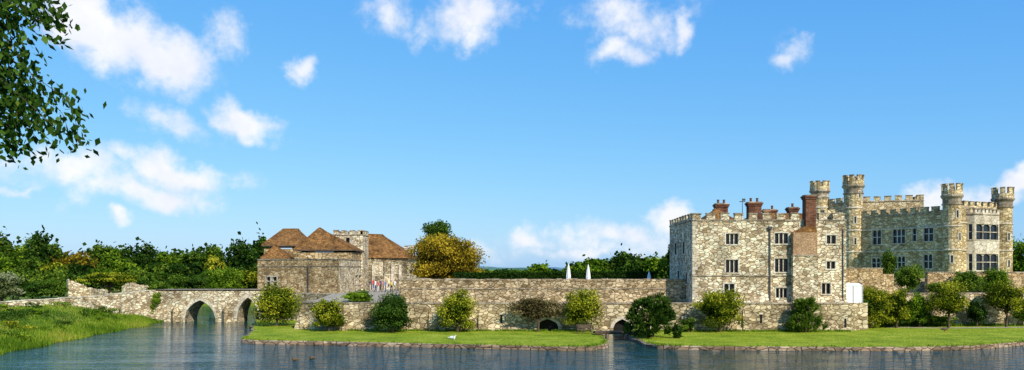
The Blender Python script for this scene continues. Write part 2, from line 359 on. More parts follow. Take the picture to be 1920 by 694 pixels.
# ================================================================ WATER + GROUND
def smooth(t): t=np.clip(t,0,1); return t*t*(3-2*t)
def bank_edge(y):
    return np.interp(y,[0,20,50,69,90,100,108,116,125,150,170],[-30,-34,-40,-43.6,-46,-46.8,-48.0,-49.5,-52,-60,-75])
def ground_h(x,y):
    near=-2.2+7.6*smooth((15.5-y)/6)
    lf=bank_edge(y)-x                      # distance inland on left
    left=-0.9+smooth((lf+1.5)/3.0)*1.5+smooth((lf-.8)/8.5)*2.15
    left=np.where(lf>-1.5,left,-2.2+smooth((lf+4)/2.5)*1.3)
    far=-2.2+5.4*smooth((y-152)/14)
    rt=-2.2+5.2*smooth((x-130)/12)
    h=np.maximum.reduce([near,left,far,rt])
    return h+np.where(h>0.6,.14*np.sin(x*.23+1)*np.cos(y*.19)+.07*np.sin(x*.9)*np.sin(y*.8),0)
xs=np.concatenate([-np.geomspace(6000,140,26),np.linspace(-135,-70,28),np.linspace(-69,-38,64),np.linspace(-36,150,63),np.geomspace(160,6000,22)])
ys=np.concatenate([[-300,-150,-60,-20,-5],np.linspace(0,20,31),np.linspace(22,60,20),np.linspace(61,130,90),np.linspace(132,180,25),np.geomspace(190,9000,32)])
X,Y=np.meshgrid(xs,ys); Z=ground_h(X,Y); nx,ny=len(xs),len(ys)
me=bpy.data.meshes.new('ground'); vs=np.stack([X.ravel(),Y.ravel(),Z.ravel()],1)
fs=[(j*nx+i,j*nx+i+1,(j+1)*nx+i+1,(j+1)*nx+i) for j in range(ny-1) for i in range(nx-1)]
me.from_pydata(vs.tolist(),[],fs); me.materials.append(M_ground); me.polygons.foreach_set('use_smooth',[True]*len(fs)); me.update()
g=bpy.data.objects.new('ground',me); COL.objects.link(g)
m,nt=newmat('lake_water_surface'); gg=N(nt,'ShaderNodeNewGeometry')
mp=N(nt,'ShaderNodeMapping'); mp.inputs['Scale'].default_value=(0.6,1.3,1); mp.inputs['Rotation'].default_value=(0,0,.12); L(nt,gg.outputs['Position'],mp.inputs['Vector'])
n1=N(nt,'ShaderNodeTexNoise',i_Scale=1.0,i_Detail=3.5,i_Roughness=.55); L(nt,mp.outputs[0],n1.inputs['Vector'])
mp2=N(nt,'ShaderNodeMapping'); mp2.inputs['Scale'].default_value=(0.05,0.3,1); mp2.inputs['Rotation'].default_value=(0,0,.08); L(nt,gg.outputs['Position'],mp2.inputs['Vector'])
n2=N(nt,'ShaderNodeTexNoise',i_Scale=1.0,i_Detail=4.0); L(nt,mp2.outputs[0],n2.inputs['Vector'])
r2=ramp(nt,[(.38,.3),(.62,1.0)]); L(nt,n2.outputs[0],r2.inputs[0])
b=N(nt,'ShaderNodeBump',i_Distance=.40); L(nt,n1.outputs[0],b.inputs['Height']); L(nt,r2.outputs[0],b.inputs['Strength'])
p=N(nt,'ShaderNodeBsdfPrincipled',i_Roughness=.04,i_IOR=1.22); p.inputs['Base Color'].default_value=(.010,.05,.05,1)
L(nt,b.outputs[0],p.inputs['Normal']); out(nt,p.outputs[0])
w_=MB(); w_.poly([(-140,9,0),(160,9,0),(160,175,0),(-140,175,0)],m); w_.build('lake_water')
# distant hills
mb=MB(); 
def ridge(y,xs_,base,amp,seed,depth,mat,wl=1.0):
    rr=random.Random(seed); ph=[rr.uniform(0,6) for _ in range(4)]
    hs=[base+amp*(.45*math.sin(x/(300*wl)+ph[0])+.3*math.sin(x/(110*wl)+ph[1])+.15*math.sin(x/(47*wl)+ph[2])+.1*math.sin(x/(19*wl)+ph[3])) for x in xs_]
    for i in range(len(xs_)-1):
        a,b_=xs_[i],xs_[i+1]
        mb.poly([(a,y-depth,0),(b_,y-depth,0),(b_,y,hs[i+1]),(a,y,hs[i])],mat); mb.poly([(a,y,hs[i]),(b_,y,hs[i+1]),(b_,y+depth,0),(a,y+depth,0)],mat)
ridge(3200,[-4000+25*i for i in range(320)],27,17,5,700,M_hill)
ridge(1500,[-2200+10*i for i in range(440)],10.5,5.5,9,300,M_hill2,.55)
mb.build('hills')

# ================================================================ ISLAND
mb=MB()
lawnL=[(-26.7,80.4),(-26.2,78.2),(-24.6,76.9),(-17.1,75.6),(-5.3,72.8),(2,71),(5,70.3),(7,70.5),(8.4,73),(8.8,76),(9.2,83),(9.4,88.3),(-18.7,89.5),(-24,92.3),(-24,108),(-35,110),(-31.5,97),(-29.2,90.5)]
def wobble(pl,amp=.18,step=1.2):
    o=[]
    for i in range(len(pl)):
        a=Vector(pl[i]);b=Vector(pl[(i+1)%len(pl)]); k=max(1,int((b-a).length/step))
        for q in range(k):
            t=a.lerp(b,q/k); o.append((t.x+R.uniform(-amp,amp),t.y+R.uniform(-amp,amp)))
    return o
def lawn(name,pl,z):
    mb=MB(); pl=wobble(pl); n=len(pl); cx=sum(p[0] for p in pl)/n; cy=sum(p[1] for p in pl)/n
    mb.poly([(p[0],p[1],z) for p in pl],M_lawn)
    for i in range(n):
        a=pl[i];b=pl[(i+1)%n]
        def o(p,d):
            v=Vector((p[0]-cx,p[1]-cy)); v=v.normalized()*d; return (p[0]+v.x,p[1]+v.y)
        a1=o(a,.28);b1=o(b,.28)
        mb.poly([(a[0],a[1],z),(b[0],b[1],z),(b1[0],b1[1],z-.1),(a1[0],a1[1],z-.1)],M_kerb)
        mb.poly([(a1[0],a1[1],z-.1),(b1[0],b1[1],z-.1),(b1[0],b1[1],-1),(a1[0],a1[1],-1)],M_kerb)
    mb.build(name)
lawn('lawn',lawnL,.35)
lawnR=[(12.6,74),(13.2,72),(15,71),(25.3,70.2),(34.7,70),(41,71.3),(48.4,75.4),(56,79),(75,86),(100,95),(100,99),(41,98.5),(37.4,88.3),(12.6,88.3),(12.2,80)]
lawn('lawn',lawnR,.35)
# raised ground of the island
mb=MB()
mb.poly([(-23.6,92.1,3.2),(-18.7,89.4,3.2),(36.9,88.6,3.2),(36.9,93.2,3.3),(-13.2,93.2,3.3),(-13.3,104,4.0),(-23.4,104,4.0),(-23.6,98,3.6)],M_gravel)
mb.prism([(-36,112.5),(-23.4,104.02),(-13.3,104.02),(-13.2,93.22),(40,93.22),(46,97.5),(110,101),(110,148),(-36,148)],-1,4.0,M_low,M_gravel)
mb.prism([(44,107),(110,109),(110,146),(44,146)],3.9,6.0,M_low,M_lawn)
mb.build('castle_island_ground')
mb=MB(); # gravel path on the right lawn
pts=[(44,93.5),(50,92.5),(60,93.5),(75,96),(99,98)]
for i in range(4):
    a,b_=pts[i],pts[i+1]; mb.poly([(a[0],a[1],.356),(b_[0],b_[1],.356),(b_[0],b_[1]+1.4,.356),(a[0],a[1]+1.4,.356)],M_gravel)
mb.build('footpath')

# ================================================================ OUTER + CURTAIN WALLS
mb=MB()
w=Wall((-24.1,92),(-18.7,89)); arched(mb,w,-.5,3.35,.8,[],M_low)
w=Wall((-18.66,89),(37.2,88)); 
a0=w.s_of(1006);a1=w.s_of(1047);b0=w.s_of(1150);b1=w.s_of(1183)
arched(mb,w,-.8,3.35,.8,[(a0,a1,.8,gz(599,88)),(b0,b1,.7,gz(599,88))],M_low)
for px in (720,812,905,1200,1292,1400): # shallow buttresses
    a=w.s_of(px); q=[w.P(a-.45,-.3,-.05),w.P(a+.45,-.3,-.05),w.P(a+.45,-.3,.55),w.P(a-.45,-.3,.55),w.P(a-.45,2.7,-.05),w.P(a+.45,2.7,-.05),w.P(a+.45,2.7,.1),w.P(a-.45,2.7,.1)]; mb.hexa(q,M_low)
w.ob(mb,-.2,a0-.9,-.6,.75,.003,.22,M_low); w.ob(mb,a1+.9,b0-.6,-.6,.7,.003,.2,M_low); w.ob(mb,b1+.6,w.L,-.6,.75,.003,.22,M_low)
for px,py in ((1427,598),(1585,606),(940,598),(1075,600)): # drain slits
    a,z=w.sz(px,py); w.ob(mb,a-.12,a+.12,z-.5,z+.5,-.1,.012,M_glass); w.ob(mb,a-.22,a+.22,z+.5,z+.68,-.1,.03,M_trim)
w=Wall((-24.14,99),(-24.12,92.02)); arched(mb,w,-.5,3.35,.7,[],M_low)
# splayed foot of the wall's left end
mb.hexa([(-25.2,91.4,-.5),(-23.6,91.2,-.5),(-23.6,92.6,-.5),(-25.2,92.8,-.5),(-24.2,91.95,3.0),(-23.9,91.88,3.0),(-23.9,92.4,3.0),(-24.2,92.5,3.0)],M_low)
mb.build('outer_curtain_wall')
mb=MB(); w=Wall((-13.1,93),(20.15,93)); arched(mb,w,3.0,5.85,.7,[],M_wall,top=M_wall)
w.ob(mb,0,w.L,4.9,5.0,.003,.06,M_dtrim)
a=0
while a<w.L-.3:
    b_=a+R.uniform(.5,1.1); b_=min(b_,w.L); w.ob(mb,a,b_-.02,5.992,6.0+R.uniform(.03,.13),-.7,.03,M_dtrim); a=b_
w=Wall((-13.14,116),(-13.12,93.02)); arched(mb,w,3.0,5.85,.7,[],M_wall)
mb.build('inner_curtain_wall')
# near-black box behind the arches, tunnel shade painted into its colour
mb=MB(); mb.box(gx(1000,88),gx(1195,88),88.95,92.5,-.9,3.1,M_tunnelshade); mb.build('tunnel_shade_box')

# ================================================================ TOWER HOUSE (front right)
E=empty('castle_gloriette',29,95,0)
x0,x1,yf=20.2,37.4,89.5; zt=12.75
mb=MB(); dt=MB()
wF=Wall((x0,yf),(x1,yf))
wins=[(1361,1384,438,458,3),(1361,1384,487,511,3),(1358,1377,532,557,2),(1453,1477,437,457,3),(1453,1477,485,510,3),(1455,1476,540,563,3),(1550,1567,441,457,2),(1550,1566,490,504,2),(1541,1557,531,551,2)]
wF.face(mb,2.4,zt,ops_of(wF,wins),M_rag,det=dt,frame=M_trim)
wF.cren(dt,zt,.95,.62,.62,.45,M_rag,M_dtrim)
wF.ob(mb,0,wF.s_of(1485),gz(517,yf)-.07,gz(517,yf)+.07,.003,.1,M_dtrim)
wS=Wall((x0,yf+13),(x0,yf)); 
wS.face(mb,2.4,zt,[(3.4,4.4,9,10.4,2),(8,9,9,10.4,2),(5,6,5.5,7,2),(9.5,10.3,5.5,6.8,1)],M_rag,det=dt)
wS.cren(dt,zt,.9,.6,.62,.45,M_rag,M_dtrim,end=wS.L-.5)
wR=Wall((x1,yf),(x1,yf+13)); wR.face(mb,2.4,zt,[(4,5,8.5,10,2)],M_rag,det=dt); wR.cren(dt,zt,.9,.6,.62,.45,M_rag,M_dtrim,start=.5)
mb.poly([(x0,yf+13,2.4),(x1,yf+13,2.4),(x1,yf+13,zt),(x0,yf+13,zt)],M_rag)
mb.poly([(x0,yf,zt-.5),(x1,yf,zt-.5),(x1,yf+13,zt-.5),(x0,yf+13,zt-.5)],M_lead)
for k in range(20):
    z=2.6+k*.5; dt.box(x0-.03,x0+(.55 if k%2 else .3),yf-.03,yf+(.3 if k%2 else .55),z,z+.44,M_trim)
mb.hexa([(x0-.3,yf-.4,2.5),(x1+.2,yf-.4,2.5),(x1+.2,yf,2.5),(x0-.3,yf,2.5),(x0-.02,yf-.03,4.0),(x1,yf-.03,4.0),(x1,yf+.05,4.0),(x0,yf+.05,4.0)],M_rag)
# chimney breast: stone below, pale brick above, tall stack
cx0,cx1=gx(1487,88.7),gx(1534,88.7); zb=gz(480,88.7); zk=gz(436,88.7); sx0,sx1=gx(1511,88.9),gx(1530,88.9)
dt.box(cx0,cx1,88.7,yf-.004,2.5,zb,M_rag); dt.box(cx0-.06,cx1+.06,88.62,yf-.004,zb,zb+.14,M_dtrim)
dt.box(cx0+.05,cx1-.05,88.78,yf-.004,zb+.14,zk,M_brickp)
dt.hexa([(cx0+.05,88.78,zk),(cx1-.05,88.78,zk),(cx1-.05,yf+.5,zk),(cx0+.05,yf+.5,zk),(sx0,88.9,zk+.75),(sx1,88.9,zk+.75),(sx1,yf+.5,zk+.75),(sx0,yf+.5,zk+.75)],M_tile)
chimney(dt,sx0,sx1,88.9,90.0,zk+.6,gz(365,88.9),M_brick,0)
a,z=wF.sz(1443,430); wF.ob(dt,a-.07,a+.07,2.6,z,.01,.14,M_lead); wF.ob(dt,a-.2,a+.2,z,z+.3,.01,.3,M_lead)
a,z=wF.sz(1580,430); wF.ob(dt,a-.05,a+.05,2.6,z,.01,.11,M_lead)
def rx(px,Y): return gx(px,Y)
rf=MB()
hiproof(rf,22.2,26.3,92.5,99,12.6,gz(392,95),24.1,24.4,94.5,M_tile,.2,97)
hiproof(rf,27,36,93,99,12.5,gz(402,96),29,35,96,M_tile,.2)
rf.build('roofs',E)
chimney(dt,rx(1343,95),rx(1365,95),95,96,12,gz(381,95),M_brick,2)
chimney(dt,rx(1404,94),rx(1428,94),94,95,12,gz(378,94),M_brick,2)
chimney(dt,rx(1480,97),rx(1497,97),97,98,12,gz(388,97),M_brick,1)
chimney(dt,rx(1444,99),rx(1456,99),99,100,12,gz(392,99),M_brick,1)
chimney(dt,rx(1433,96),rx(1441,96),96,96.5,12,gz(392,96),M_brickp,0)
xv,yv=rx(1392,93),93; dt.tube([(xv,yv,12),(xv,yv,gz(372,93))],[.05,.03],M_lead); dt.box(xv-.35,xv+.35,yv-.015,yv+.015,15.0,15.1,M_lead); dt.box(xv-.03,xv+.35,yv-.02,yv+.02,15.15,15.4,M_lead)
dt.box(35.2,36.4,yf+.6,yf+1.8,12.2,13.9,M_main); 
mb.build('walls',E); dt.build('windows_and_trim',E)

# ================================================================ MAIN MANSION (back right)
E=empty('castle_mansion',64,125,0)
T2=(gx(1600,128),128);T3=(gx(1785,115),115);T4=(gx(1880,120),120);T1=(gx(1537,140),140)
mb=MB();dt=MB(); zt=15.5
w1=Wall(T2,T3)
wins=[(1636,1652,432,458,2,1),(1674,1697,430,456,3,1),(1711,1718,428,452,1,1),(1732,1750,425,452,2,1),(1635,1650,484,502,2,1),(1675,1697,481,503,3,1),(1732,1748,477,503,2,1)]
w1.face(mb,3.8,zt,ops_of(w1,wins),M_main,det=dt,frame=M_wframe); w1.cren(dt,zt,1.0,.6,.6,.5,M_main,M_dtrim,start=1.4,end=w1.L-1.3,pw=.25)
for zz in (10.0,13.4): w1.ob(dt,0,w1.L,zz-.1,zz+.1,.003,.14,M_trim)
w2=Wall(T3,T4); zt2=16.3
w2.face(mb,3.8,zt2,[],M_main,det=dt); w2.cren(dt,zt2,.9,.55,.6,.5,M_main,M_dtrim,start=1.2,end=w2.L-1.2,pw=.2)
for zz in (10.0,14.0): w2.ob(dt,0,w2.L,zz-.1,zz+.1,.003,.14,M_trim)
# canted bay
s0,s1=w2.s_of(1812),w2.s_of(1867); c=.9
A=w2.P(s0,0,0)[:2];B=w2.P(s0+c*.6,0,c)[:2];C=w2.P(s1-c*.6,0,c)[:2];D=w2.P(s1,0,0)[:2]
zb1=15.3
for (p,q,k) in ((A,B,1),(B,C,3),(C,D,1)):
    ww=Wall(p,q); m_=.3
    ww.face(mb,3.8,zb1,[(m_,ww.L-m_,gz(507,116),gz(476,116),k,1),(m_,ww.L-m_,gz(449,116),gz(420,116),k,1)],M_trim,det=dt,frame=M_trim)
    ww.cren(dt,zb1,.5,.35,.4,.3,M_trim,M_dtrim,pw=.2)
mb.poly([(*A,zb1),(*B,zb1),(*C,zb1),(*D,zb1)],M_lead)
P4=(T4[0]-4,T4[1]+16); P5=(T2[0]+2,T2[1]+14)
for a,b_ in ((T4,P4),(P4,P5),(P5,T2)):
    ww=Wall(a,b_); ww.face(mb,3.8,zt2,[],M_main); ww.cren(dt,zt2,1,.6,.6,.5,M_main,M_dtrim)
mb.poly([(*T2,zt-.3),(*T3,zt-.3),(*T4,zt-.3),(*P4,zt-.3),(*P5,zt-.3)],M_lead)
# taller rear range
zr=gz(378,134)
Q0=(gx(1553,139),139);Q1=(gx(1600,134.5),134.5);Q2=(gx(1732,131),131);Q3=(gx(1732,131)+3,146);Q4=(Q0[0]+3,150)
for a,b_ in ((Q0,Q1),(Q1,Q2),(Q2,Q3),(Q3,Q4),(Q4,Q0)):
    ww=Wall(a,b_); ww.face(mb,3.8,zr,[],M_main); ww.cren(dt,zr,1.0,.6,.65,.5,M_main,M_dtrim,pw=.1)
mb.poly([(*Q0,zr-.3),(*Q1,zr-.3),(*Q2,zr-.3),(*Q3,zr-.3),(*Q4,zr-.3)],M_lead)
mb.build('walls',E); dt.build('windows_and_trim',E)
tt=MB()
turret(tt,T1[0],T1[1],1.45,4,gz(340,140),M_main,rings=(18,))
turret(tt,T2[0],T2[1],1.42,4,gz(329,128),M_main,rings=(10,13.4,17),slits=((-.2,15),(-.2,11.6),(.3,19)))
turret(tt,T3[0],T3[1],1.22,4,gz(345,115),M_main,rings=(10.0,13.4),slits=((.4,11.8),(-.5,8.6),(.1,15)))
turret(tt,T4[0],T4[1],1.3,4,gz(352,120),M_main,rings=(10.0,14),slits=((.1,12),(.1,8)))
tt.build('turrets',E)

# ================================================================ GATEHOUSE (left)
E=empty('castle_gatehouse',-27,118,0)
mb=MB();dt=MB()
A=(gx(483,113.3),113.3);B=(gx(635,107),107);C=(-23.0,127)
wa=Wall(A,B);wb=Wall(B,C);zt=8.55
wa.face(mb,-1,zt,ops_of(wa,[(499,507,519,536,1,1),(511,519,519,536,1,1)]),M_warm,det=dt,frame=M_wframe)
wb.face(mb,2,zt,ops_of(wb,[(666,671,516,532,1,1),(673,678,516,532,1,1)]),M_rag,det=dt,frame=M_wframe)
for ww in (wa,wb):
    ww.ob(dt,0,ww.L,zt,zt+.12,-.6,.08,M_dtrim); ww.ob(dt,0,ww.L,7.6,7.7,.003,.08,M_dtrim)
a,z=wa.sz(578,500); wa.ob(dt,a-.06,a+.06,2,z,.01,.12,M_lead)
mb.poly([(*A,zt-.2),(*B,zt-.2),(*C,zt-.2),(A[0],130,zt-.2)],M_lead)
mb.poly([(A[0],A[1],-1),(A[0],130,-1),(A[0],130,zt),(A[0],A[1],zt)],M_warm)
def hall(xa,xb,ya,yb,z0,ze,mat):
    mb.prism([(xa,ya),(xb,ya),(xb,yb),(xa,yb)],z0,ze,mat)
rf=MB()
hx0,hx1=gx(556,115.5),gx(660,115.5); hall(hx0,hx1,115.5,123,8.3,9.7,M_warm)
hiproof(rf,hx0,hx1,115.5,123,gz(468,115.5),gz(428,119),gx(598,119),gx(601,119),119,M_tile,.35)
hx0,hx1=gx(495,120),gx(570,121); hall(hx0,hx1,120,128,8.3,10.3,M_warm)
hiproof(rf,hx0,hx1,120,128,gz(460,120),gz(430,124),gx(531,124),gx(560,124),124,M_tile,.3)
hx0,hx1=gx(487,114.6),gx(541,114.6)
hiproof(rf,hx0+.4,hx1-.4,114.6,118.5,8.75,gz(459,116.5),gx(517,116.5),gx(517.2,116.5),116.5,M_tile,.3)
# square tower
tx0,tx1,ty0,ty1=gx(627,124),gx(684,124),122.4,127.2
tx0+=.2
tz=gz(440,123)
for p,q in (((tx0,ty0),(tx1,ty0)),((tx1,ty0),(tx1,ty1)),((tx0,ty1),(tx0,ty0)),((tx1,ty1),(tx0,ty1))):
    ww=Wall(p,q); ww.face(mb,3.5,tz,[(1.9,2.5,11.3,12.1,1)] if ww.n.y<-.5 or ww.n.x>.5 else [],M_rag,det=dt); ww.cren(dt,tz,.75,.5,.55,.4,M_rag,M_dtrim)
mb.poly([(tx0,ty0,tz-.3),(tx1,ty0,tz-.3),(tx1,ty1,tz-.3),(tx0,ty1,tz-.3)],M_lead)
# right hall with gothic windows
D=(gx(687,127),127.02);Ee=(gx(764,131),131); wd=Wall(D,Ee)
zt=gz(484,129)
wd.face(mb,3.5,zt,ops_of(wd,[(704,709,493,516,1),(711,716,493,516,1),(722,730,516,544,1),(741,745,497,512,1),(750,754,520,530,1),(735,738,522,540,1)]),M_rag,det=dt)
for px in (698,734,748): a=wd.s_of(px); wd.ob(dt,a-.25,a+.25,3.6,8,.003,.45,M_trim)
mb.prism([D,Ee,(Ee[0]+1,139),(D[0],137)],3.5,zt-.01,M_rag)
zr=gz(440,133); e=.4
r0=(gx(689,132),132.2,zr);r1=(gx(716,133.5),134,zr)
a_=(D[0]-.3,D[1]-e,zt);b_=(Ee[0]+.5,Ee[1]-e,zt);c_=(Ee[0]+1.4,139.5,zt);d_=(D[0]-.3,137.5,zt)
rf.poly([a_,b_,r1,r0],M_tile);rf.poly([b_,c_,r1],M_tile);rf.poly([c_,d_,r0,r1],M_tile);rf.poly([d_,a_,r0],M_tile); rf.tube([r0,r1,b_],[.13,.13,.1],M_tile,6)
ux0,ux1=gx(758,136),gx(776,136)
for p,q in (((ux0,136),(ux1,136)),((ux1,136),(ux1,138)),((ux0,138),(ux0,136))):
    ww=Wall(p,q); ww.face(mb,3.5,gz(467,136),[],M_rag); ww.cren(dt,gz(467,136),.45,.3,.5,.3,M_rag,M_dtrim)
chimney(dt,gx(548,126),gx(558,126),126,127,10,gz(430,126),M_brickp,0)
mb.build('walls',E);dt.build('windows_and_trim',E);rf.build('roofs',E)

# ================================================================ BRIDGE
E=empty('stone_bridge',-42,111,0); mb=MB()
wb_=Wall((gx(292,109),109),(-33.6,109)); th=4.4
def sa(px): return wb_.s_of(px)
arched(mb,wb_,-1.5,gz(545,109),th,[(sa(346),sa(404),.55,gz(563,109)),(sa(444),sa(486),.55,gz(558,109))],M_rag,vous=M_trim)
wb_.ob(mb,0,wb_.L,4.62-.3,4.62-.18,.003,.07,M_dtrim)
for px in (425,330): # cutwater piers
    a=sa(px); pl=[wb_.P(a-.7,0,0)[:2],wb_.P(a,0,1.0)[:2],wb_.P(a+.7,0,0)[:2]]; mb.prism(pl,-1.5,1.5,M_low); 
    mb.poly([(*pl[0],1.5),(*pl[1],1.5),(wb_.P(a,0,0)[0],wb_.P(a,0,0)[1],2.5)],M_low); mb.poly([(*pl[1],1.5),(*pl[2],1.5),(wb_.P(a,0,0)[0],wb_.P(a,0,0)[1],2.5)],M_low)
mb.build('arches_and_parapet',E)
# causeway walls leading left
mb=MB(); pts=[(-76,62,3.2),(-66,76,3.25),(-58.2,90.5,3.4),(-53.6,100,3.7),(gx(292,109)-.02,108.98,4.3)]
for i in range(len(pts)-1):
    a,b_=pts[i],pts[i+1]; ww=Wall(a[:2],b_[:2]); 
    n=max(2,int(ww.L/1.5))
    for k in range(n):
        s0=ww.L*k/n;s1=ww.L*(k+1)/n; z=a[2]+(b_[2]-a[2])*(k+.5)/n+R.uniform(-.04,.04); ww.ob(mb,s0,s1,.5,z,-.5,0,M_rag); ww.ob(mb,s0,s1-.02,z,z+.12,-.55,.05,M_trim)
mb.build('causeway_wall')
mb=MB()
for i in range(len(pts)-1):
    a,b_=pts[i],pts[i+1]; ww=Wall(a[:2],b_[:2]); mb.poly([ww.P(0,a[2]-.3,-.5),ww.P(ww.L,b_[2]-.5,-.5),ww.P(ww.L,b_[2]-.5,-4.2),ww.P(0,a[2]-.3,-4.2)],M_gravel)
mb.build('causeway_path')
# ruined barbican walls
mb=MB()
def ruin(p,q,z0,zs,th=.9):
    ww=Wall(p,q); n=len(zs)*4
    for k in range(n):
        z=np.interp(k/(n-1)*(len(zs)-1),range(len(zs)),zs)+R.uniform(-.15,.15); ww.ob(mb,ww.L*k/n,ww.L*(k+1)/n,z0,float(z),-th,R.uniform(-.1,.0),M_rag)
Yr=130
ruin((gx(128,Yr),Yr),(gx(152,Yr),Yr+2),2,[5.5,5.3,4.9,4.3]); ruin((gx(150,Yr),Yr+2),(gx(200,Yr),Yr),2,[4.2,3.7,4.0,3.6])
ruin((gx(228,Yr+10),Yr+10),(gx(285,Yr+10),Yr+8),2,[4.4,5.0,4.8,4.3,4.5,4.1])
mb.build('ruined_barbican_wall')

# ================================================================ RIGHT RETAINING WALLS
mb=MB()
w=Wall((37.4,93.5),(gx(1676,96),96)); w.ob(mb,.02,w.s_of(1655),2,gz(504,94),-.6,0,M_warm); w.ob(mb,w.s_of(1655),w.L,2,gz(514,95),-.6,0,M_warm)
w.ob(mb,.0,w.s_of(1655)+.05,gz(504,94),gz(504,94)+.12,-.65,.05,M_dtrim)
w=Wall((37.22,88.02),(gx(1650,96.5),96.5)); w.ob(mb,0,w.L,-.5,2.9,-.7,0,M_low)
w=Wall((gx(1650,96.5),96.52),(108,101)); w.ob(mb,0,w.L,-.5,4.2,-.7,0,M_low); w.ob(mb,0,w.L,4.2,4.34,-.75,.05,M_dtrim)
w=Wall((gx(1732,106),105),(110,108)); w.ob(mb,0,w.L,3.5,6.75,-.7,0,M_warm); w.ob(mb,0,w.L,6.75,6.88,-.75,.05,M_dtrim)
mb.build('garden_terrace_wall')
# small white marquee
mb=MB(); a,b_=gx(1583,90),gx(1617,90); z0,z1=3.4,gz(536,90)
w=Wall((a,90),(b_,90)); w.ob(mb,0,w.L,z0,z1,-2.2,0,M_white)
mb.poly([(a-.05,89.95,z1),(b_+.05,89.95,z1),(b_+.05,91.1,z1+.3),(a-.05,91.1,z1+.3)],M_white);mb.poly([(a-.05,92.25,z1),(b_+.05,92.25,z1),(b_+.05,91.1,z1+.3),(a-.05,91.1,z1+.3)],M_white)
for x in (a,(a+b_)/2,b_): mb.tube([(x,89.93,z0),(x,89.93,z1)],[.03,.03],M_wframe)
mb.box(a-.1,b_+.5,89.8,92.4,.4,3.4,M_low)
mb.build('white_marquee')

# ================================================================ HEDGE, UMBRELLAS
lv=Leaves(); n=26000
p=NR.uniform(size=(n,3)); P=np.zeros((n,3)); hl=np.array([gx(850,108),108]);hr=np.array([gx(1232,106),106])
t=p[:,0]; side=NR.integers(0,3,n)
P[:,0]=hl[0]+(hr[0]-hl[0])*t; P[:,1]=hl[1]+(hr[1]-hl[1])*t+np.where(side==0,0,p[:,1]*1.6); P[:,2]=np.where(side==0,4+p[:,2]*2.6,6.6)+NR.normal(size=n)*.05+.15*t
lv.add(P,.28,NR.uniform(.0,.6,n),LF_dark,.8); 
e_=empty('yew_hedge',5,107,4); lv.build('leaves',e_); mb=MB(); mb.box(hl[0]+.1,hr[0]-.1,108.1,109.2,4,6.5,M_bark); mb.build('branches',e_)
def umbrella(x,y,z0,zt):
    mb=MB(); mb.tube([(x,y,z0),(x,y,zt+.1)],[.04,.03],M_wood,6); h=zt-z0
    mb.box(x-.3,x+.3,y-.3,y+.3,z0,z0+.08,M_lead)
    n=16; prof=[(.36,z0+h*.28),(.42,z0+h*.34),(.36,z0+h*.5),(.27,z0+h*.54),(.30,z0+h*.58),(.2,z0+h*.8),(.04,zt)]
    prev=None
    for r,z in prof:
        b0=len(mb.v)
        for k in range(n):
            rr=r*(1.0 if k%2 else .72); t=2*math.pi*k/n; mb.v.append((x+rr*math.cos(t),y+rr*math.sin(t),z))
        if prev is not None:
            for k in range(n): mb.f.append((prev+k,prev+(k+1)%n,b0+(k+1)%n,b0+k)); mb.m.append(mb.mi(M_white))
        prev=b0
    mb.build('patio_umbrella')
umbrella(gx(1066,98),98,4,gz(494,98)); umbrella(gx(1103,98),98,4,gz(496,98)); umbrella(gx(1217,102),102,4,gz(509,102))

# ================================================================ SHRUBS & TREES
def sh(name,pa,pb,pt,pbm,Yv,mat,n=4500,leaf=.2,z0=None,**k):
    z0=gz(pbm,Yv) if z0 is None else z0
    return tree(name,gx((pa+pb)/2,Yv),Yv,z0,gz(pt,Yv),(pb-pa)*Yv/F*1.12,mat,n=n,leaf=leaf,**k)
sh('rounded_shrub',474,563,533,615,97,LF_yel,8500,.21,z0=.35,crownbase=.0,k=46,cs=.36)
sh('rounded_shrub',584,648,557,622,88,LF_yel,6000,.18,z0=.35,crownbase=.0,k=34)
sh('dark_shrub',697,774,552,624,86.5,LF_dark,9000,.17,z0=.35,crownbase=.0,k=50,cs=.38,tb=.55)
sh('rounded_shrub',824,891,541,620,86.9,LF_yel,5500,.18,z0=.35,crownbase=.08,k=30,tb=.55)
sh('wisteria',956,1060,557,618,87.2,LF_brn,8500,.17,z0=.35,crownbase=.28,depth=1.6,k=56,cs=.3)
sh('rounded_shrub',1058,1131,540,618,86.9,LF_yel,5500,.18,z0=.35,crownbase=.1,k=30,tb=.55)
sh('rounded_shrub',1304,1393,542,620,86.9,LF_yel,6500,.18,z0=.35,crownbase=.1,k=38,tb=.5)
sh('climbing_shrub',645,700,545,573,93,LF_brt,2600,.18,z0=3.3,crownbase=.0,k=18)
sh('garden_tree',1600,1664,533,614,93,LF_yel,5500,.19,z0=.35,crownbase=.1,k=32)
sh('garden_tree',1655,1706,543,614,93.5,LF_yel,4200,.19,z0=.35,crownbase=.1,k=24)
sh('garden_tree',1698,1748,547,606,95,LF_brt,3800,.19,z0=.35,crownbase=.1,k=24,tb=.55)
sh('garden_tree',1742,1814,526,610,93.5,LF_yel,6000,.19,z0=.35,crownbase=.12,k=34)
sh('garden_tree',1848,1925,530,608,95,LF_yel,6000,.19,z0=.35,crownbase=.22,k=34,tb=.42)
sh('terrace_shrub',1678,1730,494,552,101,LF_mid,3200,.2,z0=4,crownbase=.05,k=22,tb=.6)
sh('slender_conifer',1650,1682,468,510,102,LF_mid,1800,.2,z0=4,crownbase=.3,k=16)
sh('terrace_shrub',1785,1842,504,548,103.5,LF_mid,3200,.2,z0=4,crownbase=.0,k=22,tb=.6)
sh('terrace_shrub',1842,1893,500,548,103.5,LF_brt,3000,.2,z0=4,crownbase=.0,k=22)
sh('low_shrub',1588,1630,560,580,91,LF_dark,900,.18,z0=2.9,crownbase=0,k=10)
sh('low_shrub',1740,1790,590,616,95.5,LF_brt,1500,.17,z0=.35,crownbase=0,k=12)
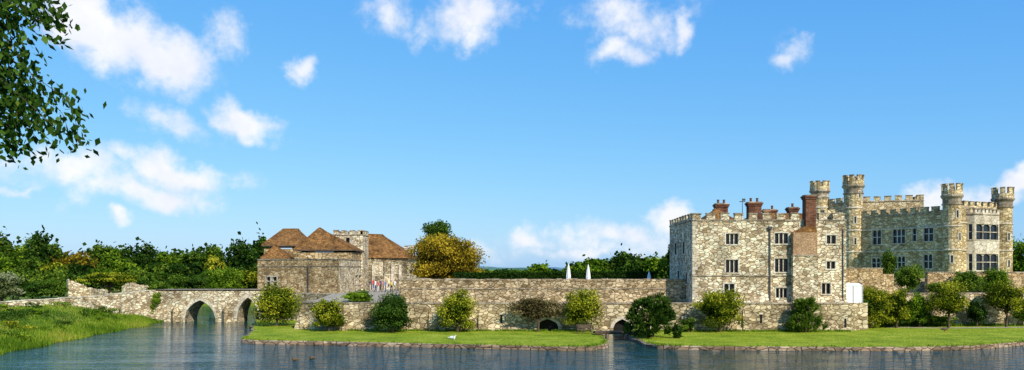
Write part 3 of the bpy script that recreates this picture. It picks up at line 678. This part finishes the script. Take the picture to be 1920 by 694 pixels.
sh('low_shrub',1640,1700,585,616,95.2,LF_dark,1800,.17,z0=.35,crownbase=0,k=14)
sh('low_shrub',1700,1750,575,616,95.4,LF_dark,1800,.17,z0=.35,crownbase=0,k=14)
sh('low_shrub',1812,1850,560,612,95.6,LF_dark,2200,.18,z0=.35,crownbase=0,k=16,tb=.5)
sh('low_shrub',1895,1960,560,610,97,LF_mid,1800,.18,z0=.35,crownbase=0,k=14)
sh('low_shrub',1735,1790,530,552,103,LF_mid,1800,.18,z0=4,crownbase=0,k=14)
sh('low_shrub',1275,1306,596,622,87,LF_mid,900,.16,z0=.35,crownbase=0,k=10)
def spiky(name,x,y,z0,zt,w_,mat,n,ll,up=1.0,tb=.5):
    e=empty(name,x,y,z0); lv=Leaves(); h=zt-z0
    k=60; hb=NR.uniform(0,.85,k); rr=np.sqrt(NR.uniform(0,1,k))*w_*.5*(1-.65*hb); th=NR.uniform(0,6.28,k)
    base=np.stack([x+rr*np.cos(th),y+rr*np.sin(th)*.8,z0+hb*h],1)
    i=NR.integers(0,k,n); d=np.stack([np.cos(th[i])*.6,np.sin(th[i])*.6,np.full(n,up)],1)+NR.normal(size=(n,3))*.38
    d/=np.linalg.norm(d,axis=1)[:,None]
    p=base[i]+d*NR.uniform(.1,.75,n)[:,None]*h*.28
    lv.add(p,ll,tb+NR.uniform(-.45,.4,n)+.15*np.sin(i*1.7),mat,.28,axis=d); lv.build('foliage',e)
    mb=MB(); 
    for q in range(7): mb.tube([(x,y,z0-.1),(x+R.uniform(-.3,.3)*w_,y+R.uniform(-.2,.2)*w_,z0+h*.5)],[.08,.03],M_bark,5)
    mb.build('stems',e)
spiky('spiky_yew_shrub',gx(1222,80),80,.3,gz(553,80),5.2,LF_dark,11000,.42,.7,tb=.5)
spiky('upright_shrub',gx(1511,86.8),86.8,.35,gz(558,86.8),3.8,LF_mid,6500,.34,1.0,tb=.5)
# big golden tree + dark tree behind
tree('golden_maple_tree',gx(836,118),118,4,gz(431,118),11.8,LF_gold,n=21000,leaf=.3,k=90,tr=.35,crownbase=.02,cs=.27,tb=.55)
tree('cedar_tree',gx(820,142),142,3,gz(411,142),6.2,LF_dark,n=6000,leaf=.38,k=34,tr=.3,crownbase=.35,cs=.36)
# spreading tree by the ruin, blossom tree
tree('spreading_tree',gx(203,122),122,3,gz(509,122),9.6,LF_yel,n=5000,leaf=.26,k=34,tr=.16,crownbase=.42,depth=6,cs=.28,tb=.4)
tree('hawthorn_tree',gx(3,98),98,2.8,gz(506,98),5.6,LF_blos,n=4500,leaf=.24,k=34,tr=.14,crownbase=.05,cs=.3,tb=.5)
tree('yew_bush',gx(418,135),135,2.5,gz(497,135),7,LF_brt,n=5000,leaf=.26,k=28,crownbase=0,tb=.5)
for px_,pt_,w_k,Yk,mk in ((262,520,5.5,146,LF_dark),(325,512,6.5,140,LF_mid),(365,516,6,142,LF_dark),(95,522,6,126,LF_mid),(60,528,6,120,LF_dark),(295,527,4,126,LF_mid)):
    tree('bank_shrub',gx(px_,Yk),Yk,2.6,gz(pt_,Yk),w_k,mk,n=2600,leaf=.27,k=20,crownbase=0,tb=.5)
# distant mass
lv=Leaves(); tk=MB()
def far(px,pt,wd,Yv,mat,n=1500,z0=3,tb=None,lf=None):
    tb=R.uniform(.34,.7) if tb is None else tb
    x=gx(px,Yv); zt=gz(pt,Yv); w_=wd*Yv/F; h=zt-z0; lf=lf or Yv*.0026
    lv.crown((x,Yv,z0+h*.55),(w_/2*1.05,w_/2*.9,h*.46),n,lf,mat,k=26,tb=tb,cs=.34,asp=.85)
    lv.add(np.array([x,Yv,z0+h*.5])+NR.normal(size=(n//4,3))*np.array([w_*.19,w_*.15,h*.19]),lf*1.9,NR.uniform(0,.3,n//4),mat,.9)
    tk.tube([(x,Yv,z0-1),(x,Yv,z0+h*.6)],[.35,.15],M_bark,6)
LM=[LF_dark,LF_mid,LF_dark,LF_brt,LF_mid,LF_mid]
for a in [(2,440,62,210,LF_mid),(40,460,50,210,LF_brt),(78,435,66,200,LF_dark),(112,466,54,205,LF_mid),(140,470,90,180,LF_gold),(188,455,62,205,LF_mid),(222,461,54,200,LF_brt),(262,455,76,190,LF_dark),(302,469,56,200,LF_brt),(335,471,54,205,LF_mid),(366,465,54,200,LF_dark),(396,459,52,195,LF_mid),(402,482,48,172,LF_yel),(452,450,76,180,LF_dark),(492,440,46,200,LF_dark),(472,505,50,150,LF_yel),(430,486,50,190,LF_brt),(18,480,60,180,LF_brt),(60,484,56,175,LF_mid),(105,492,60,172,LF_yel),(235,486,56,178,LF_brt),(290,492,56,170,LF_mid),(330,496,56,168,LF_dark),(160,494,60,170,LF_dark),(375,492,60,172,LF_dark)]:
    far(*a,n=3200)
for px in range(-380,500,26):
    Yv=R.uniform(155,172); far(px,R.uniform(500,518) if px>-40 else R.uniform(470,505),R.uniform(36,60),Yv,R.choice(LM),1200)
for px in range(-420,0,40): far(px,R.uniform(440,480),70,R.uniform(190,230),R.choice(LM),1200)
for a in [(1080,491,50,330,LF_mid),(1110,484,50,300,LF_brt),(1140,488,54,310,LF_mid),(1168,471,48,260,LF_dark),(1200,479,54,270,LF_mid),(1232,480,56,265,LF_brt),(1258,476,44,250,LF_mid),(1267,450,38,200,LF_dark),(1290,470,50,220,LF_dark),(1010,495,46,360,LF_brt),(1908,448,70,170,LF_brt),(1950,440,80,175,LF_mid),(2010,450,80,180,LF_dark),(2080,440,90,180,LF_mid)]: far(*a,n=1900)
for px in range(1070,1320,18): far(px,R.uniform(490,500),R.uniform(26,40),R.uniform(300,420),R.choice(LM),450)
for px in range(884,1070,16): far(px,R.uniform(505,508),R.uniform(16,30),R.uniform(420,560),R.choice(LM),260)
for px in range(560,880,30): far(px,R.uniform(488,500),50,R.uniform(200,260),R.choice(LM),700)
for px in range(1300,2300,50): far(px,R.uniform(478,495),70,R.uniform(260,300),R.choice(LM),700)
for px in range(-900,2900,22): far(px,R.uniform(505,507),R.uniform(14,40),R.uniform(620,760),R.choice(LM),140)
o=empty('distant_trees',0,250,3); lv.build('crowns',o); tk.build('trunks',o)

# reeds and rough vegetation on the left bank
lv=Leaves(); n=26000
yy=NR.uniform(58,112,n); inl=np.abs(NR.normal(size=n))*1.6-.5
ed=bank_edge(yy); xx=ed-inl+.7*np.sin(yy*.7)*.5
zz=np.maximum(ground_h(xx,yy),-.1); hgt=.35+.3*NR.uniform(size=n)+.2*np.sin(yy*.5+1)*np.sin(yy*1.3)
c=np.stack([xx,yy,zz+hgt*.42],1); ax=np.stack([NR.normal(size=n)*.16,NR.normal(size=n)*.16,np.ones(n)],1)
lv.add(c,hgt*1.1,np.clip(.55+.25*np.sin(yy*.33)*np.cos(inl)+NR.normal(size=n)*.17,0,.95),LF_reed,.09,axis=ax)
n=34000; yy=NR.uniform(58,118,n); inl=NR.uniform(1.0,17,n); xx=bank_edge(yy)-inl; zz=ground_h(xx,yy)
pt_=.5+.5*np.sin(xx*.5+yy*.3)*np.cos(yy*.41-xx*.2)
c=np.stack([xx,yy,zz+.1],1); ax=np.stack([NR.normal(size=n)*.4,NR.normal(size=n)*.4,np.ones(n)],1)
lv.add(c,.32,np.clip(pt_*.75+.08+NR.normal(size=n)*.2,0,1),LF_reed,.2,axis=ax)
o=empty('reed_bank',-46,90,0); lv.build('reed_blades',o)
lv=Leaves()
for k in range(60):
    y_=R.uniform(72,118); x_=float(bank_edge(np.array([y_]))[0])-R.uniform(1.5,11); z_=float(ground_h(np.array([x_]),np.array([y_]))[0])
    lv.crown((x_,y_,z_+.25),(R.uniform(.7,2.0),R.uniform(.7,1.6),R.uniform(.3,.6)),420,.16,R.choice([LF_mid,LF_dark,LF_brt,LF_yel,LF_mid]),k=9,cs=.45)
for t in (0.1,.25,.4,.8,.97): # ivy near the bridge end
    lv.crown((-49.6+t*1.5,108.6,1.6+t*1.6),(.8,.5,.9),500,.17,LF_brt,k=8,cs=.45)
o=empty('bank_undergrowth',-52,95,1); lv.build('foliage',o)
# grass tufts along lawn edges
lv=Leaves(); 
def tufts(pl,n,mat,s,z):
    for _ in range(n):
        i=R.randrange(len(pl)-1); a=Vector(pl[i]).lerp(Vector(pl[i+1]),R.random()); 
        c=np.array([[a.x,a.y+.1,z+.06]])+NR.normal(size=(14,3))*np.array([.16,.12,.04]); lv.add(c,s,NR.uniform(.3,.8,14),mat,.2,axis=np.array([[0,0,1.]]))
tufts(lawnL[0:11],160,LF_reed,.2,.35); tufts(lawnR[0:10],170,LF_reed,.2,.35)
tufts([(-18,88.6),(9,87.7)],260,LF_brt,.32,.35); tufts([(13,87.7),(37,87.5)],260,LF_brt,.32,.35); tufts([(40,93),(46,95.5),(60,96.8),(100,99)],400,LF_mid,.4,.4)
o=empty('grass_tufts',0,80,.3); lv.build('blades',o)

# ================================================================ INLET FOOTBRIDGE, BENCH
mb=MB(); 
for k in range(11): mb.box(8.6+k*.42,9.0+k*.42,82.6,84.2,.62,.70,M_wood)
mb.box(8.5,13.2,82.7,82.85,.45,.617,M_wood);mb.box(8.5,13.2,83.95,84.1,.45,.617,M_wood)
for x in (9.6,12.0): mb.box(x,x+.18,82.7,82.88,-1,.45,M_wood)
mb.build('timber_footbridge')
mb=MB(); bx,by=gx(1096,84.5),84.5
for k in range(3): mb.box(bx-.8,bx+.8,by-.2+k*.15,by-.08+k*.15,.78,.82,M_wood)
for k in range(3): mb.box(bx-.8,bx+.8,by+.27,by+.3,.92+k*.14,1.02+k*.14,M_wood)
for s in (-.72,.66):
    mb.box(bx+s,bx+s+.06,by-.2,by-.14,.35,.78,M_wood); mb.box(bx+s,bx+s+.06,by+.2,by+.26,.35,1.32,M_wood); mb.box(bx+s,bx+s+.06,by-.2,by+.2,1.0,1.04,M_wood)
mb.build('park_bench')

# ================================================================ PEOPLE & BIRDS
def skin(verts,edges,rad,root=0,sub=1):
    me=bpy.data.meshes.new('t'); me.from_pydata(verts,edges,[]); o=bpy.data.objects.new('t',me); COL.objects.link(o)
    md=o.modifiers.new('s','SKIN'); 
    sv=me.skin_vertices[0] if me.skin_vertices else None
    if sv is None:
        bpy.context.view_layer.objects.active=o; bpy.ops.mesh.customdata_skin_add(); sv=me.skin_vertices[0]
    for i,r in enumerate(rad):
        sv.data[i].radius=(r,r) if isinstance(r,(int,float)) else r; sv.data[i].use_root=(i==root)
    md.use_smooth_shade=True; s2=o.modifiers.new('u','SUBSURF'); s2.levels=sub; s2.render_levels=sub
    dg=bpy.context.evaluated_depsgraph_get(); m2=bpy.data.meshes.new_from_object(o.evaluated_get(dg))
    bpy.data.objects.remove(o); return m2
def person(x,y,z,ang,top,leg,hair,h=1.7,stride=.12,arm=0.0):
    V=[(0,0,.95),(0,0,1.1),(0,0,1.27),(0,.0,1.42),(0,0,1.49),(0,-.01,1.56),(0,0,1.64),(0,0,1.69)]
    Ed=[(0,1),(1,2),(2,3),(3,4),(4,5),(5,6),(6,7)]; Rd=[.13,.12,.145,.075,.055,.085,.095,.06]
    for s in (-1,1):
        b=len(V); V+=[(s*.17,0,1.38),(s*.21,.01,1.12),(s*.22,-.06-arm*.2,.9+arm*.25),(s*.22,-.08-arm*.28,.8+arm*.35)]; Ed+=[(3,b),(b,b+1),(b+1,b+2),(b+2,b+3)]; Rd+=[.06,.045,.033,.03]
        b=len(V); V+=[(s*.09,0,.88),(s*.1,-s*stride*.5-.02,.5),(s*.1,-s*stride,.09),(s*.11,-s*stride-.16,.04)]; Ed+=[(0,b),(b,b+1),(b+1,b+2),(b+2,b+3)]; Rd+=[.095,.065,.045,.04]
    me=skin(V,Ed,Rd); 
    for m_ in (top,leg,hair,MSK,MSH): me.materials.append(m_)
    for p in me.polygons:
        c=p.center
        if c.z<.1: k=4
        elif c.z>1.44: k=2 if (c.z>1.64 or (c.y>.02 and c.z>1.5)) else 3
        elif abs(c.x)>.17 and c.z<1.15: k=3
        elif c.z>.93: k=0
        else: k=1
        p.material_index=k
    o=bpy.data.objects.new('person',me); COL.objects.link(o); o.location=(x,y,z); o.rotation_euler=(0,0,ang); o.scale=(h/1.74,)*3
    f=MB(); 
    for s in (-1,1): f.ring(s*.03,-.088,[(.012,1.60),(.012,1.615)],MSH,6)
    f.hexa([(-.012,-.115,1.565),(.012,-.115,1.565),(.012,-.08,1.565),(-.012,-.08,1.565),(-.006,-.095,1.605),(.006,-.095,1.605),(.006,-.08,1.605),(-.006,-.08,1.605)],MSK)
    fm=bpy.data.meshes.new('face'); fm.from_pydata(f.v,[],f.f); [fm.materials.append(q) for q in f.mats]; fm.polygons.foreach_set('material_index',f.m)
    fo=bpy.data.objects.new('face',fm); COL.objects.link(fo); fo.parent=o
MSK=plain('skin',(.5,.3,.2),.6,.3,.05);MSH=plain('dark_leather',(.03,.03,.03),.5)
MH=[plain('hair_brown',(.06,.035,.02)),plain('hair_fair',(.3,.22,.12)),plain('hair_grey',(.3,.3,.3))]
MT=[plain('shirt_'+n_,c_,.8,.1,.08) for n_,c_ in (('white',(.75,.75,.75)),('red',(.55,.05,.05)),('navy',(.04,.06,.18)),('pink',(.7,.3,.38)),('blue',(.10,.25,.6)),('black',(.03,.03,.03)),('yellow',(.65,.52,.1)))]
ML=[plain('trousers_'+n_,c_,.8,.1,.08) for n_,c_ in (('denim',(.06,.1,.24)),('beige',(.4,.33,.22)),('black',(.03,.03,.035)),('white',(.6,.6,.6)))]
PP=[(704,114.5),(709,113),(713,120),(717,115),(723,113.6),(729,119),(734,114),(740,113),(700,123),(694,118)]
for i,(px,Yv) in enumerate(PP): person(gx(px,Yv),Yv,4.0,R.uniform(-2.6,2.6),MT[i%7],ML[(i*3)%4],MH[i%3],R.uniform(1.64,1.86) if i!=5 else 1.2,R.uniform(-.16,.18),R.choice([0,0,.6,1]))
MBK=plain('beak_orange',(.6,.2,.03));MSW=plain('swan_white',(.78,.77,.74),.8,.2,.04);MDK=plain('duck_brown',(.12,.085,.05),.8,.2,.3,12);MGR=plain('duck_green',(.02,.08,.04))
def bird(name,x,y,z,ang,sc,body,neck,head,up=1.0,legs=False):
    V=[(0,.42,.2),(0,.2,.24),(0,-.05,.24),(0,-.25,.25),(0,-.36,.38*up),(0,-.33,.52*up),(0,-.34,.64*up),(0,-.42,.68*up),(0,-.52,.65*up),(0,.55,.26)]
    Ed=[(0,1),(1,2),(2,3),(3,4),(4,5),(5,6),(6,7),(7,8),(0,9)]; Rd=[(.1,.08),(.2,.17),(.22,.19),(.14,.14),.06,.045,.045,.055,.022,(.06,.02)]
    if legs:
        for s in (-1,1): b=len(V); V+=[(s*.08,.02,.05),(s*.08,.02,-.18),(s*.08,-.08,-.2)]; Ed+=[(2,b),(b,b+1),(b+1,b+2)]; Rd+=[.05,.02,.02]
    me=skin(V,Ed,Rd,2,2)
    for m_ in (body,neck,head,MBK): me.materials.append(m_)
    for p in me.polygons:
        c=p.center; p.material_index=3 if (c.y<-.46 or c.z<-.02) else 2 if (c.z>.57*up and c.y<-.28) else 1 if (c.z>.4*up and c.y<-.25) else 0
    o=bpy.data.objects.new(name,me); COL.objects.link(o); o.location=(x,y,z); o.rotation_euler=(0,0,ang); o.scale=(sc,)*3
bird('swan',gx(848,78),78,.3,1.3,.85,MSW,MSW,MSW,.75)
bird('duck',gx(553,62.5),62.5,-.04,-1.2,.62,MDK,MDK,MGR,.75); bird('duck',gx(585,63.6),63.6,-.04,-1.0,.62,MDK,MDK,MDK,.75)
bird('goose',gx(1772,86),86,.55,1.2,.9,MDK,MSH,MSH,1.05,True)

# ================================================================ FOREGROUND BIRCH (left, overhead)
E=empty('birch_tree',-9.5,9.5,5.3); mb=MB(); lv=Leaves()
mb.tube([(-9.5,9.5,4.8),(-9.4,9.4,8),(-9.0,9.2,11),(-8.6,9.1,13.5)],[.24,.2,.13,.05],M_bark,10)
def T(px,py,Yv): return (gx(px,Yv),Yv,gz(py,Yv))
def branch(pts,dens,sz=.07,sp=.08,r0=.022):
    P=[Vector(p) for p in pts]; fine=[]
    for i in range(len(P)-1):
        k=max(2,int((P[i+1]-P[i]).length/.06))
        for q in range(k): fine.append(P[i].lerp(P[i+1],q/k))
    fine.append(P[-1]); n=len(fine)
    mb.tube([tuple(p) for p in fine[::3]],[max(.003,r0*(1-i*3/n)) for i in range(len(fine[::3]))],M_bark,5)
    for i,p in enumerate(fine):
        k=NR.poisson(dens)
        if k:
            c=np.array(p)+NR.normal(size=(k,3))*np.array([sp,sp*1.6,sp]); c[:,2]-=.03
            ax=NR.normal(size=(k,3))*.5+np.array([.25,0,-.9]); lv.add(c,sz,NR.beta(2,2.2,k),LF_fore,.62,axis=ax)
root=[(-9.2,9.3,10.2),(-9.1,9.3,11)]
specs=[([T(-60,-60,9),T(20,-30,9),T(80,-5,9),T(112,20,9),T(124,62,9)],6),
([T(-60,-50,8.8),T(0,-5,8.8),T(60,25,8.8),T(96,62,8.8)],7),
([T(-80,-10,9.2),T(-10,15,9.2),T(40,50,9.2),T(64,98,9.2)],7.5),
([T(-60,-30,9.4),T(10,5,9.4),T(60,15,9.4),T(100,30,9.4)],8),
([T(-80,30,8.9),T(-10,60,8.9),T(25,85,8.9),T(50,125,8.9),T(66,150,8.9)],6.5),
([T(-90,60,9),T(-10,90,9),T(40,124,9),T(95,165,9),T(134,188,9),T(142,228,9),T(150,272,9)],6),
([T(-90,80,9.3),T(-20,110,9.3),T(30,140,9.3),T(90,180,9.3),T(118,215,9.3),T(128,244,9.3)],7),
([T(-90,90,8.7),T(-20,130,8.7),T(20,165,8.7),T(60,200,8.7),T(90,222,8.7),T(106,248,8.7)],8.5),
([T(-90,110,9),T(-30,150,9),T(0,180,9),T(35,215,9),T(64,248,9),T(76,278,9)],10),
([T(-90,130,9.2),T(-40,180,9.2),T(-10,210,9.2),T(20,245,9.2),T(42,284,9.2)],11),
([T(-90,150,8.8),T(-40,200,8.8),T(-10,240,8.8),T(10,282,8.8)],11),
([T(-80,0,9),T(-20,40,9),T(10,90,9),T(20,150,9),T(25,200,9)],10),
([T(-80,60,9.1),T(-30,90,9.1),T(0,130,9.1),T(40,165,9.1),T(60,215,9.1)],10),
([T(-80,90,9.4),T(-30,130,9.4),T(0,190,9.4),T(10,235,9.4),T(20,262,9.4)],10),
([T(-80,40,9.4),T(-30,80,9.4),T(20,150,9.4),T(60,190,9.4),T(84,240,9.4)],8),
([T(-80,-60,9.1),T(-20,-30,9.1),T(30,0,9.1),T(50,30,9.1)],10),
([T(-80,-40,8.9),T(-20,0,8.9),T(10,40,8.9),T(20,80,8.9)],10),
([T(-80,-80,9.1),T(0,-60,9.1),T(60,-30,9.1),T(90,15,9.1),T(98,40,9.1)],7)]
for pts_,d in specs: branch([R.choice(root)]+pts_,d,sz=.092,sp=.08)
for _ in range(26): # rest of the crown, out of frame to the left and above
    a=R.uniform(0,6.28); q=(-9.0+math.cos(a)*R.uniform(1,2.2),9.3+math.sin(a)*R.uniform(1,2.6),R.uniform(9.5,13)); 
    if q[0]>-6.9: q=(-7.0,q[1],q[2])
    branch([(-9,9.2,R.uniform(9.5,12.5)),((q[0]-9)/2,(q[1]+9.2)/2,q[2]+.4),q,(q[0]+.0,q[1],q[2]-1.1)],2.6,sz=.1,sp=.16)
mb.build('trunk_and_branches',E); lv.build('leaves',E)

# ================================================================ SKY, SUN, CAMERA
sun_dir=Vector((.60,-.92,.82)).normalized(); el=math.asin(sun_dir.z); az=math.atan2(sun_dir.x,sun_dir.y)
W=bpy.data.worlds.new('World'); scene.world=W; W.use_nodes=True; nt=W.node_tree
for n in list(nt.nodes): nt.nodes.remove(n)
sky=N(nt,'ShaderNodeTexSky'); sky.sky_type='NISHITA'; sky.sun_disc=False; sky.sun_elevation=el; sky.sun_rotation=az; sky.air_density=1.0; sky.dust_density=.6; sky.ozone_density=2.0
# camera-like colour response of the blue sky
ss=N(nt,'ShaderNodeSeparateColor'); L(nt,sky.outputs[0],ss.inputs[0]); sc=N(nt,'ShaderNodeCombineColor')
for i_,(pw_,k_) in enumerate(((1.0,.49),(.60,1.52),(.22,4.35))):
    a=N(nt,'ShaderNodeMath',operation='POWER'); L(nt,ss.outputs[i_],a.inputs[0]); a.inputs[1].default_value=pw_
    b=N(nt,'ShaderNodeMath',operation='MULTIPLY'); L(nt,a.outputs[0],b.inputs[0]); b.inputs[1].default_value=k_; L(nt,b.outputs[0],sc.inputs[i_])
tc=N(nt,'ShaderNodeTexCoord'); sx=N(nt,'ShaderNodeSeparateXYZ'); L(nt,tc.outputs['Generated'],sx.inputs[0])
at=N(nt,'ShaderNodeMath',operation='ARCTAN2'); L(nt,sx.outputs[0],at.inputs[0]); L(nt,sx.outputs[1],at.inputs[1])
as_=N(nt,'ShaderNodeMath',operation='ARCSINE'); L(nt,sx.outputs[2],as_.inputs[0])
cb=N(nt,'ShaderNodeCombineXYZ'); L(nt,at.outputs[0],cb.inputs[0]); L(nt,as_.outputs[0],cb.inputs[1])
nw=N(nt,'ShaderNodeTexNoise',i_Scale=14.0,i_Detail=4.0,i_Roughness=.55); L(nt,cb.outputs[0],nw.inputs['Vector'])
s1=N(nt,'ShaderNodeVectorMath',operation='SUBTRACT'); L(nt,nw.outputs['Color'],s1.inputs[0]); s1.inputs[1].default_value=(.5,.5,.5)
s2=N(nt,'ShaderNodeVectorMath',operation='SCALE'); s2.inputs['Scale'].default_value=.08; L(nt,s1.outputs[0],s2.inputs[0])
s3=N(nt,'ShaderNodeVectorMath',operation='ADD'); L(nt,cb.outputs[0],s3.inputs[0]); L(nt,s2.outputs[0],s3.inputs[1])
clouds=[(150,30,140,66,20,1.1),(260,88,150,70,15,1.15),(330,105,80,35,10,.9),(455,225,84,40,28,1.1),(312,225,85,36,12,.66),(570,132,34,30,0,.85),
(880,25,125,58,-10,.88),(890,72,50,36,0,.75),(735,28,80,46,15,.62),(1190,25,140,50,0,.66),(1160,88,55,32,0,.72),(1280,40,36,40,0,.7),(1475,108,46,36,-20,.68),
(330,318,130,38,8,.95),(240,300,70,28,0,.75),(140,335,190,55,0,.76),(270,362,190,34,5,.78),(30,368,65,16,0,.75),(228,418,34,18,0,1.05),(60,310,120,36,0,.68),(430,45,70,56,0,.54),
(1150,445,150,34,0,.85),(985,448,65,24,0,.85),(1260,410,60,26,0,.9),(1100,470,260,22,0,.7),(1740,362,56,24,0,.85),(1900,330,50,24,0,1.1),(1850,360,90,26,0,.75),
(-300,200,200,70,0,1.0),(2300,250,220,60,10,.9)]
last=None
for (px,py,a,b_,rot,st) in clouds:
    aa=math.atan((px-CX)/F); ee=math.atan((HY-py)/math.hypot(F,px-CX))
    mp=N(nt,'ShaderNodeMapping'); mp.vector_type='TEXTURE'; mp.inputs['Location'].default_value=(aa,ee,0); mp.inputs['Rotation'].default_value=(0,0,-math.radians(rot)); mp.inputs['Scale'].default_value=(a*1.3*math.cos(aa)/F,b_*1.4*math.cos(aa)/F,1)
    L(nt,s3.outputs[0],mp.inputs['Vector'])
    ln=N(nt,'ShaderNodeVectorMath',operation='LENGTH'); L(nt,mp.outputs[0],ln.inputs[0])
    mr=N(nt,'ShaderNodeMapRange'); mr.inputs['From Min'].default_value=1.0; mr.inputs['From Max'].default_value=.15; mr.inputs['To Min'].default_value=0; mr.inputs['To Max'].default_value=st; L(nt,ln.outputs['Value'],mr.inputs['Value'])
    if last is None: last=mr.outputs[0]
    else:
        mx=N(nt,'ShaderNodeMath',operation='MAXIMUM'); L(nt,last,mx.inputs[0]); L(nt,mr.outputs[0],mx.inputs[1]); last=mx.outputs[0]
nf=N(nt,'ShaderNodeTexNoise',i_Scale=17.0,i_Detail=7.0,i_Roughness=.64); L(nt,cb.outputs[0],nf.inputs['Vector'])
ml=N(nt,'ShaderNodeMath',operation='MULTIPLY_ADD'); L(nt,nf.outputs[0],ml.inputs[0]); ml.inputs[1].default_value=1.7; ml.inputs[2].default_value=-.85
ad=N(nt,'ShaderNodeMath',operation='ADD'); L(nt,last,ad.inputs[0]); L(nt,ml.outputs[0],ad.inputs[1])
al=N(nt,'ShaderNodeMapRange',interpolation_type='SMOOTHSTEP'); al.inputs['From Min'].default_value=.16; al.inputs['From Max'].default_value=1.0; al.inputs['To Max'].default_value=.97; L(nt,ad.outputs[0],al.inputs['Value'])
gt=N(nt,'ShaderNodeMath',operation='MULTIPLY'); gm=N(nt,'ShaderNodeMapRange'); gm.inputs['From Min'].default_value=0; gm.inputs['From Max'].default_value=.25; L(nt,last,gm.inputs['Value']); L(nt,al.outputs[0],gt.inputs[0]); L(nt,gm.outputs[0],gt.inputs[1])
cc=ramp(nt,[(.3,(.80,.84,.97)),(.6,(.99,.99,1.0))]); L(nt,nw.outputs['Fac'],cc.inputs[0])
cs=N(nt,'ShaderNodeVectorMath',operation='SCALE'); cs.inputs['Scale'].default_value=6.9; L(nt,cc.outputs[0],cs.inputs[0])
mx=mixc(nt,gt.outputs[0],sc.outputs[0],cs.outputs[0])
bg=N(nt,'ShaderNodeBackground',i_Strength=.15); L(nt,mx,bg.inputs['Color'])
wo=nt.nodes.new('ShaderNodeOutputWorld'); L(nt,bg.outputs[0],wo.inputs['Surface'])
sl=bpy.data.lights.new('sun','SUN'); sl.energy=5.0; sl.angle=math.radians(.53); sl.color=(1,.92,.79)
so=bpy.data.objects.new('sun',sl); so.rotation_euler=sun_dir.to_track_quat('Z','Y').to_euler(); so.location=(40,-40,80); COL.objects.link(so)
cam=bpy.data.cameras.new('camera'); cam.sensor_width=36; cam.lens=F/1920*36; cam.shift_y=(HY-347)/1920; cam.clip_end=20000; cam.clip_start=.1
co=bpy.data.objects.new('camera',cam); co.location=(0,0,H); co.rotation_euler=(math.pi/2,0,0); COL.objects.link(co); scene.camera=co
scene.view_settings.view_transform='Standard'; scene.view_settings.look='None'; scene.view_settings.exposure=0
